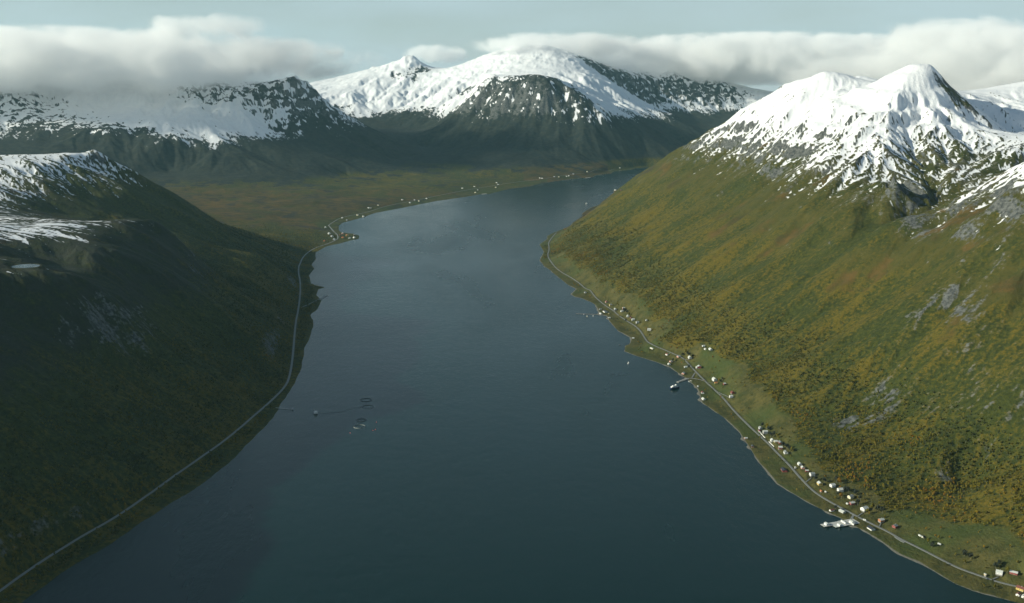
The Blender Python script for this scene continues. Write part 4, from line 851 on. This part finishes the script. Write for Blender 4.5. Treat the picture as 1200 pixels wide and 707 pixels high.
# coastal ferry at the jetty
fx, fy = FERRY
r = empty('ferry', (fx - 4, fy - 8, 0), R(22)); tag(r, 'white passenger ferry with dark hull moored at the end of the stone jetty', 'ferry')
L_, B_ = 30., 9.
hull(L_, B_, 4.6, .45, 13).build('hull', MATS['hull_blue'], r)
MB().box(-14, 8, -3.9, 3.9, 4.62, 4.75).build('deck', MATS['grey_paint'], r)
c1_ = wedge(-12, 8.0, 3.6, 4.75, 7.4, 1.2).build('deckhouse', MATS['white_paint'], r)
for s in (-1, 1):
    for i in range(7): MB().box(-10.5 + 2.4 * i, -9.1 + 2.4 * i, *sorted((s * 3.50, s * 3.66)), 5.6, 6.6).build('window', MATS['glass'], c1_)
c2_ = wedge(-8, 6.5, 3.1, 7.4, 9.6, 1.3).build('upper_deckhouse', MATS['white_paint'], r)
c3_ = wedge(1.5, 5.6, 2.7, 9.6, 11.8, .7).build('wheelhouse', MATS['white_paint'], r)
wedge(1.6, 5.55, 2.72, 10.4, 11.2, .3).build('window', MATS['glass'], c3_)
MB().box(-5.5, -3, -1.1, 1.1, 9.6, 12).build('funnel', MATS['hull_blue'], r)
MB().tube([(2.4, 0, 11.8), (2.2, 0, 16)], .12).build('mast', MATS['steel'], r)
for s in (-1, 1): MB().tube([(-14.5, s * 3.7, 5.6), (-12, s * 3.75, 5.6)], .05).build('rail', MATS['steel'], r)

boat(PIER_BOATS[0], R(85), 12, 'fishing_boat', 'white fishing boat moored halfway along the boat pier')
boat(PIER_BOATS[1], R(95), 13, 'fishing_boat', 'cream fishing boat moored near the outer end of the boat pier', hullm='cream_paint')
boat(PIER_BOATS[2], R(80), 11, 'fishing_boat', 'dark blue hulled fishing boat outermost at the boat pier', hullm='hull_blue')
boat(MOORED_BOAT, R(70), 14, 'motor_boat', 'white motor boat anchored alone off the ferry hamlet')
boat(SKIFF, R(20), 8, 'rowing_boat', 'small dark open boat lying off the little cove', hullm='black_rubber', cabin=False)
for i, (p, lab) in enumerate(zip(BEACHED_BOATS, ('white boat drawn up on the beach beside the ferry jetty, nearer the water', 'white boat drawn up on the beach beside the ferry jetty, nearer the road'))):
    o = boat(p, R(120 + 20 * i), 7, 'rowing_boat', lab, cabin=False); o.location.z = max(land_z(*p), 0) + .25

# fish farm
def feed_barge(loc, rz, s, label):
    r = empty('feed_barge', (loc[0], loc[1], 0), rz); tag(r, label, 'barge')
    MB().box(-6 * s, 6 * s, -4 * s, 4 * s, -.8, 1.4).build('hull', MATS['float_dark'], r)
    h = wedge(-5 * s, 5 * s, 3.4 * s, 1.4, 6.2 * s, .3).build('house', MATS['white_paint'], r)
    for q in (-1, 1): MB().box(-3 * s, 3 * s, *sorted((q * 3.3 * s, q * 3.42 * s)), 3.2 * s, 4.4 * s).build('window', MATS['glass'], h)
    MB().box(-2.5 * s, 2.5 * s, -2.2 * s, 2.2 * s, 6.2 * s, 8.2 * s).build('wheelhouse', MATS['white_paint'], r)
    MB().tube([(-3 * s, 0, 6.2 * s), (-3 * s, 0, 11 * s)], .12).build('mast', MATS['steel'], r)
feed_barge(FEED_BARGE, R(15), .95, 'white fish farm feed barge floating left of the net rings')
feed_barge(FAR_BARGE, R(15), 1.2, 'small white barge beside the far cluster of net pens')
def ring_mesh(rad, tube, z, n=40): return [(rad * math.cos(6.2831853 * i / n), rad * math.sin(6.2831853 * i / n), z) for i in range(n)]
def net_ring(x, y, rad, col, label, group=None, parts=True):
    r = empty('net_ring', (x, y, 0)); tag(r, label, 'net pen', group); m = MATS['float_grey' if col == 'grey' else 'float_dark']
    MB().tube(ring_mesh(rad, .3, .15), .42, 6, True).build('outer_float', m, r)
    if not parts: return
    MB().tube(ring_mesh(rad - 1.3, .3, .15), .42, 6, True).build('inner_float', m, r)
    MB().tube(ring_mesh(rad - 1.3, .08, 1.15), .09, 4, True).build('handrail', m, r)
    for i in range(20):
        a = 6.2831853 * i / 20
        MB().tube([((rad - .65) * math.cos(a), (rad - .65) * math.sin(a), .2), ((rad - 1.3) * math.cos(a), (rad - 1.3) * math.sin(a), 1.15)], .09, 4).build('stanchion', m, r)
    nb = MB(); p = ring_mesh(rad - 1.3, 0, 1.1); q = ring_mesh(rad - 1.5, 0, -6.); k = len(p); nb.v = p + q
    nb.f = [(i, (i + 1) % k, k + (i + 1) % k, k + i) for i in range(k)]; nb.build('net', MATS['net'], r)
for (x, y, rad, c_), lab in zip(RINGS, ('dark net ring farthest out of the four near the feed barge', 'pale grey net ring joined to the feed hose', 'small dark net ring in front of the hose ring', 'pale grey net ring closest to the viewer of the four')):
    net_ring(x, y, rad, c_, lab)
for x, y in FAR_RINGS: net_ring(x, y, 11, 'dark', 'small dark net pen in the far cluster off the right point', 'far net pens', False)
hp = resample(FEED_HOSE, 6.)
tag(MB().tube([(x, y, .12) for x, y in hp], .24, 5).build('feed_hose', MATS['black_rubber']), 'thin black feed hose floating from the barge to a net ring', 'hose')
for (x, y), lab in zip(BUOYS, ('red buoy left below the net rings', 'red buoy right of the net rings', 'left red buoy of the close pair right of the nearest ring', 'right red buoy of the close pair right of the nearest ring')):
    r = empty('mooring_buoy', (x, y, 0)); tag(r, lab, 'buoy')
    bm_ = MB(); rings_ = []
    for i in range(7):
        a = -1.5708 + 3.14159 * i / 6; rings_.append([(.95 * math.cos(a) * math.cos(6.2832 * k / 10), .95 * math.cos(a) * math.sin(6.2832 * k / 10), .35 + .95 * math.sin(a)) for k in range(10)])
    for q in rings_: bm_.v += q
    bm_.f = [(i * 10 + k, i * 10 + (k + 1) % 10, (i + 1) * 10 + (k + 1) % 10, (i + 1) * 10 + k) for i in range(6) for k in range(10)]
    bm_.build('float', MATS['buoy_red'], r); MB().tube([(0, 0, 1.2), (0, 0, 1.7)], [.12, .2], 6).build('eye', MATS['steel'], r)

# ================================================================ piers and quays
def pier(name, a, b, width, z, label, cat='pier', planks=True, mat='timber'):
    a = Vector((*a, 0)); b = Vector((*b, 0)); L = (b - a).length; r = empty(name, (a.x, a.y, 0), math.atan2(b.y - a.y, b.x - a.x)); tag(r, label, cat)
    MB().box(0, L, -width / 2, width / 2, z - .35, z).build('deck', MATS[mat], r)
    n = max(2, int(L / 9))
    for i in range(n + 1):
        for s in (-1, 1): MB().tube([(L * i / n * .98 + .4, s * width * .42, -8), (L * i / n * .98 + .4, s * width * .42, z + .5)], .2, 6).build('pile', MATS['timber'], r)
    return r
pier('boat_pier', BOAT_PIER[0], BOAT_PIER[1], 3.0, 1.5, 'long thin timber pier reaching out from the far hamlet')
pier('landing_jetty', LEFT_JETTY[0], LEFT_JETTY[1], 2.6, 1.6, 'thin pale jetty at the left shore beside the feed barge', mat='concrete')
e = LEFT_JETTY[1]; r = empty('jetty_hut', (e[0] - 2.5, e[1], 1.6)); tag(r, 'tiny white hut at the tip of the thin left jetty', 'hut')
MB().prism([(-1.6, 0), (1.6, 0), (1.6, 2.2), (0, 2.9), (-1.6, 2.2)], -1.1, 1.1).build('wall', MATS['white_paint'], r)
MB().prism([(-1.9, 2.1), (0, 2.95), (1.9, 2.1), (1.9, 2.25), (0, 3.1), (-1.9, 2.25)], -1.3, 1.3).build('roof', MATS['pale_roof'], r)
def mole(name, a, b, w0, w1, z, label, mat):
    """rubble mole with a road on top"""
    a = Vector((*a, 0)); b = Vector((*b, 0)); L = (b - a).length; r = empty(name, (a.x, a.y, 0), math.atan2(b.y - a.y, b.x - a.x)); tag(r, label, 'jetty'); mb = MB(); rnd = random.Random(len(label)); n = 14; rows = []
    for i in range(n + 1):
        x = L * i / n; w = w0 + (w1 - w0) * i / n
        rows.append([(x + rnd.uniform(-.6, .6), s * w * k + rnd.uniform(-.5, .5), zz + rnd.uniform(-.15, .15)) for s, k, zz in ((-1, .95, -4), (-1, .5, z), (1, .5, z), (1, .95, -4))])
    for q in rows: mb.v += q
    for i in range(n):
        for k in range(3): mb.f.append((i * 4 + k, i * 4 + k + 1, i * 4 + 5 + k, i * 4 + 4 + k))
    mb.f.append((0, 1, 2, 3)); mb.f.append((n * 4 + 3, n * 4 + 2, n * 4 + 1, n * 4))
    mb.build('rubble', MATS['foundation_stone'], r)
    MB().box(0, L * .98, -w1 * .33, w1 * .33, z + .05, z + .3).build('roadway', MATS[mat], r)
mole('ferry_jetty', FERRY_JETTY[0], FERRY_JETTY[1], 10, 7, 2.2, 'grey stone jetty leading from the road to the white ferry', 'foundation_stone')
mole('stone_pier', STONE_PIER[0], STONE_PIER[1], 14, 10, 1.6, 'short dark rubble pier sticking out from the left shore', 'foundation_stone')
# fish landing quay
qa = Vector((*QUAY[1], 0)); qb = Vector((*QUAY[0], 0)); ql = (qb - qa).length
r = empty('quay', (qa.x, qa.y, 0), math.atan2(qb.y - qa.y, qb.x - qa.x)); tag(r, 'pale concrete quay with pile legs jutting into the fjord below the houses', 'quay')
def qloc(p):
    v = Vector((*p, 0)) - qa; u = (qb - qa).normalized(); return (v.dot(u), v.dot(Vector((-u.y, u.x, 0))))
qp = [qloc(p) for p in QUAY]
q_s = 1 if sum(p[1] for p in qp) > 0 else -1
qw = max(abs(p[1]) for p in qp) or 18.
if True:
    W_ = min(max(qw, 14.), 24.) * q_s
    MB().box(-6, ql * .42, *sorted((0, W_)), 1.6, 2.2).build('deck', MATS['concrete'], r)
    MB().box(ql * .42, ql, *sorted((W_ * .05, W_ * .62)), 1.5, 2.1).build('outer_deck', MATS['concrete'], r)
    MB().box(ql * .36, ql * .72, *sorted((W_ * .62, W_ * 1.02)), 1.4, 2.0).build('front_deck', MATS['pale_roof'], r)
    for i in range(9):
        for j in (.08, .35, .6): MB().tube([(ql * (i + .5) / 9.3, W_ * j, -8), (ql * (i + .5) / 9.3, W_ * j, 1.5)], .35, 6).build('pile', MATS['concrete'], r)
    for i in range(12): MB().tube([(ql * (i + .3) / 12, W_ * .03 if i < 5 else W_ * .08, 2.1), (ql * (i + .3) / 12, W_ * .03 if i < 5 else W_ * .08, 3.1)], .12, 5).build('bollard', MATS['steel'], r)
    def quay_thing(name, cx_, cy_, w, l, h, label, cat, roof='pale_roof', rz=0.):
        M = Matrix.Translation((qa.x, qa.y, 0)) @ Matrix.Rotation(math.atan2(qb.y - qa.y, qb.x - qa.x), 4, 'Z'); p = M @ Vector((cx_, cy_, 2.2))
        o = empty(name, p, math.atan2(qb.y - qa.y, qb.x - qa.x) + rz); tag(o, label, cat)
        MB().prism([(-w / 2, 0), (w / 2, 0), (w / 2, h), (0, h + w * .18), (-w / 2, h)], -l / 2, l / 2).build('wall', MATS['white_paint'], o)
        MB().prism([(-w / 2 - .3, h - .1), (0, h + w * .18 + .05), (w / 2 + .3, h - .1), (w / 2 + .3, h + .1), (0, h + w * .18 + .25), (-w / 2 - .3, h + .1)], -l / 2 - .3, l / 2 + .3).build('roof', MATS[roof], o)
        MB().box(-.6, .6, -l / 2 - .06, -l / 2 + .05, 0, 2.1).build('door', MATS['grey_paint'], o)
    quay_thing('quay_shed', ql * .86, W_ * .34, 7, 8, 3.4, 'white shed standing at the outer tip of the quay', 'shed')
    quay_thing('quay_shed', ql * .56, W_ * .82, 5, 9, 2.6, 'low white shed on the fjord side of the quay', 'shed')
    quay_thing('quay_shed', ql * .33, W_ * .45, 3.2, 15, 2.6, 'narrow white shed running across the middle of the quay', 'shed')
    quay_thing('quay_shed', ql * .12, W_ * .7, 8, 9, 3.2, 'pale roofed shed at the shore end of the quay', 'shed')
for (x, y, l), lab in zip(FAR_QUAYS, ('low grey quay at the far left shore below distant houses', 'dark low quay at the end of the far shore')):
    r = empty('far_quay', (x, y, 0), R(35)); tag(r, lab, 'quay'); MB().box(-l / 2, l / 2, -9, 9, 1.4, 2.2).build('deck', MATS['concrete'], r)
    for i in range(5):
        for s in (-8, 8): MB().tube([(-l * .45 + l * .9 * i / 4, s, -6), (-l * .45 + l * .9 * i / 4, s, 1.5)], .5, 6).build('pile', MATS['timber'], r)

# ================================================================ roadside
for pts, lab in zip(WALLS, ('white roadside wall in front of the grey house and barn', 'white roadside wall in front of the cream and white houses')):
    P = resample(pts, 3.); mb = MB()
    for i in range(len(P) - 1):
        (x0, y0), (x1, y1) = P[i], P[i + 1]; z0, z1 = land_z(x0, y0), land_z(x1, y1); d = Vector((x1 - x0, y1 - y0, 0)); n_ = Vector((-d.y, d.x, 0)).normalized() * .3
        a, b = Vector((x0, y0, z0)), Vector((x1, y1, z1))
        mb.hexa([a - n_ - Vector((0, 0, .8)), b - n_ - Vector((0, 0, .8)), b + n_ - Vector((0, 0, .8)), a + n_ - Vector((0, 0, .8)), a - n_ + Vector((0, 0, 1.5)), b - n_ + Vector((0, 0, 1.5)), b + n_ + Vector((0, 0, 1.5)), a + n_ + Vector((0, 0, 1.5))])
    tag(mb.build('roadside_wall', MATS['white_paint']), lab, 'wall')
def vehicle(loc, rz, name, label, cat, L, W, H, paint):
    z = land_z(*loc) + .45; r = empty(name, (*loc, z), rz); tag(r, label, cat)
    van = H > 1.8; hood = L * (.12 if van else .28)
    MB().prism([(-L / 2, .35), (L / 2, .35), (L / 2, .75), (L / 2 - hood * .9, .95), (L / 2 - hood * 1.6, H), (-L / 2 + (.1 if van else L * .12), H), (-L / 2, 1.0)], -W / 2, W / 2).build('body', MATS[paint], r)
    for s in (-1, 1):
        MB().box(-L * .3, L * .2, *sorted((s * W / 2, s * (W / 2 + .02))), H * .58, H * .85).build('window', MATS['glass'], r)
        for q in (-.3, .3):
            wh = MB(); n = 12; wh.prism([(q * L + .34 * math.cos(6.2832 * i / n), .34 + .34 * math.sin(6.2832 * i / n)) for i in range(n)], *sorted((s * (W / 2 - .2), s * (W / 2 + .03)))); wh.build('wheel', MATS['black_rubber'], r)
vehicle(VAN, R(-38), 'delivery_van', 'white van driving on the road above the quay', 'van', 6.5, 2.2, 2.7, 'white_paint')
vehicle(CAR, R(-18), 'parked_car', 'dark car on the road near the bottom right corner', 'car', 4.6, 1.9, 1.5, 'hull_blue')

# ================================================================ woodland: birch scrub on both shores, far too many to count
def make_tree(seed, h=6.5, spread=2.3, name='birch'):
    rnd = random.Random(seed); tr = MB(); cr = MB()
    lean = (rnd.uniform(-.3, .3), rnd.uniform(-.3, .3))
    tr.tube([(0, 0, -.5), (lean[0] * .4, lean[1] * .4, h * .45), (lean[0], lean[1], h * .9)], [.16, .11, .03], 5)
    for q in range(4):
        a = rnd.uniform(0, 6.28); z0 = h * rnd.uniform(.3, .6)
        tr.tube([(lean[0] * .5, lean[1] * .5, z0), (math.cos(a) * spread * .7, math.sin(a) * spread * .7, z0 + h * .22)], [.06, .02], 4)
    lobes = [(rnd.uniform(-.5, .5) * spread, rnd.uniform(-.5, .5) * spread, h * rnd.uniform(.42, .85), spread * rnd.uniform(.45, .7)) for _ in range(7)]
    for lx, ly, lz, lr in lobes:
        for q in range(15):
            v = Vector((rnd.gauss(0, 1), rnd.gauss(0, 1), rnd.gauss(0, 1))).normalized()
            p = Vector((lx, ly, lz)) + v * lr * rnd.uniform(.55, 1.05)
            s = rnd.uniform(.6, 1.05); u = v.orthogonal().normalized(); w = v.cross(u)
            a = rnd.uniform(0, 6.28); u, w = u * math.cos(a) + w * math.sin(a), w * math.cos(a) - u * math.sin(a)
            tl = v * rnd.uniform(-.3, .3)
            cr.quad(p - u * s, p - w * s * .7 + tl, p + u * s * .9, p + w * s * .8 - tl)
    return tr, cr
# ================================================================ single trees beside the houses
protos = []
for s in range(4):
    tr, cr = make_tree(300 + s, 8.5, 3.0); protos.append((tr.mesh('trunk', MATS['bark']), cr.mesh('crown', m_conifer if s < 3 else m_leaf)))
for i, (x, y, h) in enumerate(TREES):
    tm, cm = protos[i % 4]; o = empty('birch_tree', (x, y, land_z(x, y)), i * 1.7); o.scale = (h / 8.5 * 1.6,) * 3
    nb = min(BUILDINGS, key=lambda b: (b[0] - x) ** 2 + (b[1] - y) ** 2)
    tag(o, TREE_LABELS[i], 'tree', 'trees beside the houses')
    link(bpy.data.objects.new('trunk', tm), o); link(bpy.data.objects.new('crown', cm), o)
wood_col = bpy.data.collections.new('birch_forms')
for s in range(6):
    tr, cr = make_tree(100 + s, 6.2 + .5 * s, 2.0 + .15 * s)
    me = bpy.data.meshes.new('birch_form'); me.from_pydata(tr.v + cr.v, [], tr.f + [tuple(i + len(tr.v) for i in f) for f in cr.f])
    me.materials.append(MATS['bark']); me.materials.append(m_leaf)
    me.polygons.foreach_set('material_index', np.r_[np.zeros(len(tr.f)), np.ones(len(cr.f))].astype(np.int32))
    wood_col.objects.link(bpy.data.objects.new('birch_form', me))
rng = np.random.default_rng(7)
def wood_points(x0, x1, y0, y1, n, side):
    x = rng.uniform(x0, x1, n); y = rng.uniform(y0, y1, n)
    ok = np.abs(np.degrees(np.arctan2(x, y))) < 30; x, y = x[ok], y[ok]
    # look everything up on the finished sheet
    r = np.hypot(x, y); a = np.arctan2(x, y)
    i = np.clip(np.searchsorted(RR, r) - 1, 0, len(RR) - 2); j = np.clip(np.searchsorted(TH, a) - 1, 0, len(TH) - 2)
    u = (r - RR[i]) / (RR[i + 1] - RR[i]); v = (a - TH[j]) / (TH[j + 1] - TH[j])
    z = (LZ[i, j] * (1 - v) + LZ[i, j + 1] * v) * (1 - u) + (LZ[i + 1, j] * (1 - v) + LZ[i + 1, j + 1] * v) * u
    d = LD[i, j]; p = (1 - sstep(-60, 90, z - treeline[i, j])) * sstep(8, 22, d)
    p *= 1 - .93 * sstep(.3, .7, meadow[i, j])
    p *= 1 - sstep(.4, .7, rock[i, j])
    p *= .35 + .65 * sstep(-.25, .2, fbm(x, y, 90, 3, 71))
    p *= sstep(6, 12, ROAD_D[i, j]) * (1 - sstep(4600, 6300, y))
    for b in BUILDINGS:
        if x0 - 50 < b[0] < x1 + 50: p *= sstep(b[4] * .8 + 3, b[4] * .8 + 12, np.hypot(x - b[0], y - b[1]))
    keep = rng.random(len(x)) < p
    return np.c_[x, y, z - .15][keep]
wp = np.vstack([wood_points(150, 1900, 1300, 6800, 210000, 1), wood_points(-1900, -550, 1300, 6800, 150000, -1)])
me = bpy.data.meshes.new('birch_woodland'); me.vertices.add(len(wp)); me.vertices.foreach_set('co', wp.astype(np.float32).ravel())
far_k = np.hypot(wp[:, 0], wp[:, 1])
for a, t, arr in (('pick', 'INT', rng.integers(0, 6, len(wp)).astype(np.int32)), ('yaw', 'FLOAT', rng.uniform(0, 6.28, len(wp)).astype(np.float32)),
                  ('size', 'FLOAT', (rng.uniform(.5, 1.15, len(wp)) * (1 - .35 * sstep(60, 260, wp[:, 2]))).astype(np.float32))):
    me.attributes.new(a, t, 'POINT').data.foreach_set('value', arr)
wood = tag(link(bpy.data.objects.new('birch_woodland', me)), 'autumn birch woodland covering the lower slopes of both shores', 'woodland', kind='stuff')
ng = bpy.data.node_groups.new('woodland', 'GeometryNodeTree')
ng.interface.new_socket('Geometry', in_out='INPUT', socket_type='NodeSocketGeometry'); ng.interface.new_socket('Geometry', in_out='OUTPUT', socket_type='NodeSocketGeometry')
gi = ng.nodes.new('NodeGroupInput'); go = ng.nodes.new('NodeGroupOutput'); ip = ng.nodes.new('GeometryNodeInstanceOnPoints')
ci = ng.nodes.new('GeometryNodeCollectionInfo'); ci.inputs['Collection'].default_value = wood_col; ci.inputs['Separate Children'].default_value = True; ci.inputs['Reset Children'].default_value = True
def named(n_, t):
    o = ng.nodes.new('GeometryNodeInputNamedAttribute'); o.data_type = t; o.inputs['Name'].default_value = n_; return [s for s in o.outputs if s.enabled and s.name == 'Attribute'][0]
cv = ng.nodes.new('ShaderNodeCombineXYZ')
ng.links.new(gi.outputs[0], ip.inputs['Points']); ng.links.new(ci.outputs[0], ip.inputs['Instance']); ip.inputs['Pick Instance'].default_value = True
ng.links.new(named('pick', 'INT'), ip.inputs['Instance Index']); ng.links.new(named('yaw', 'FLOAT'), cv.inputs['Z']); ng.links.new(cv.outputs[0], ip.inputs['Rotation'])
ng.links.new(named('size', 'FLOAT'), ip.inputs['Scale']); ng.links.new(ip.outputs[0], go.inputs[0])
wood.modifiers.new('woodland', 'NODES').node_group = ng

# ================================================================ clouds resting on the tops
def cloud(loc, rad, dens, seed, scale=1 / 430., thr=-.05, amp=4.0, label=''):
    m = bpy.data.materials.new('cloud_vapour'); m.use_nodes = True; nt = m.node_tree; nt.nodes.clear(); N = NT(nt)
    out = N.n('ShaderNodeOutputMaterial'); pv = N.n('ShaderNodeVolumePrincipled')
    tc = N.n('ShaderNodeTexCoord').outputs['Object']; pos = N.n('ShaderNodeNewGeometry').outputs['Position']
    ln = N.n('ShaderNodeVectorMath', operation='LENGTH'); nt.links.new(tc, ln.inputs[0])
    mp = N.n('ShaderNodeMapping'); mp.inputs['Location'].default_value = (seed * 3.7, seed * 1.3, seed * 2.1); mp.inputs['Scale'].default_value = (1, 1, 1.3)
    nt.links.new(pos, mp.inputs['Vector'])
    no = N.noise(mp.outputs['Vector'], scale, 7, .65, .5)
    base = N.math('SUBTRACT', 1., N.math('POWER', ln.outputs['Value'], 2.))
    v = N.math('ADD', N.math('MULTIPLY', base, 1.15), N.math('MULTIPLY', N.math('SUBTRACT', no, .56), amp))
    v = N.rng(v, thr + .05, thr + .95)
    v = N.math('MULTIPLY', v, N.rng(base, 0., .25))
    N.put(pv.inputs['Density'], N.math('MULTIPLY', v, dens))
    pv.inputs['Color'].default_value = (.998, 1.0, .995, 1); pv.inputs['Anisotropy'].default_value = 0.
    nt.links.new(pv.outputs[0], out.inputs['Volume'])
    bm = bmesh.new(); bmesh.ops.create_icosphere(bm, subdivisions=4, radius=1.0); me = bpy.data.meshes.new('clouds'); bm.to_mesh(me); bm.free(); me.materials.append(m)
    o = bpy.data.objects.new('clouds', me); o.location = loc; o.scale = rad
    return tag(link(o), label, 'cloud', kind='stuff')
for c_ in CLOUDS: cloud(*c_[:4], thr=c_[4], label=c_[5])

# ================================================================ haze: the damp air of the fjord
hz = MB(); hz.box(-26000, 26000, -5000, 31000, -60, 2050)
m_haze = bpy.data.materials.new('haze_air'); m_haze.use_nodes = True; nt = m_haze.node_tree; nt.nodes.clear()
ho = nt.nodes.new('ShaderNodeOutputMaterial'); hv = nt.nodes.new('ShaderNodeVolumePrincipled')
hv.inputs['Color'].default_value = (.45, .84, .96, 1); hv.inputs['Density'].default_value = HAZE; hv.inputs['Anisotropy'].default_value = .2
nt.links.new(hv.outputs[0], ho.inputs['Volume'])
tag(hz.build('haze', m_haze), 'pale blue haze filling the fjord air', 'haze', kind='stuff')
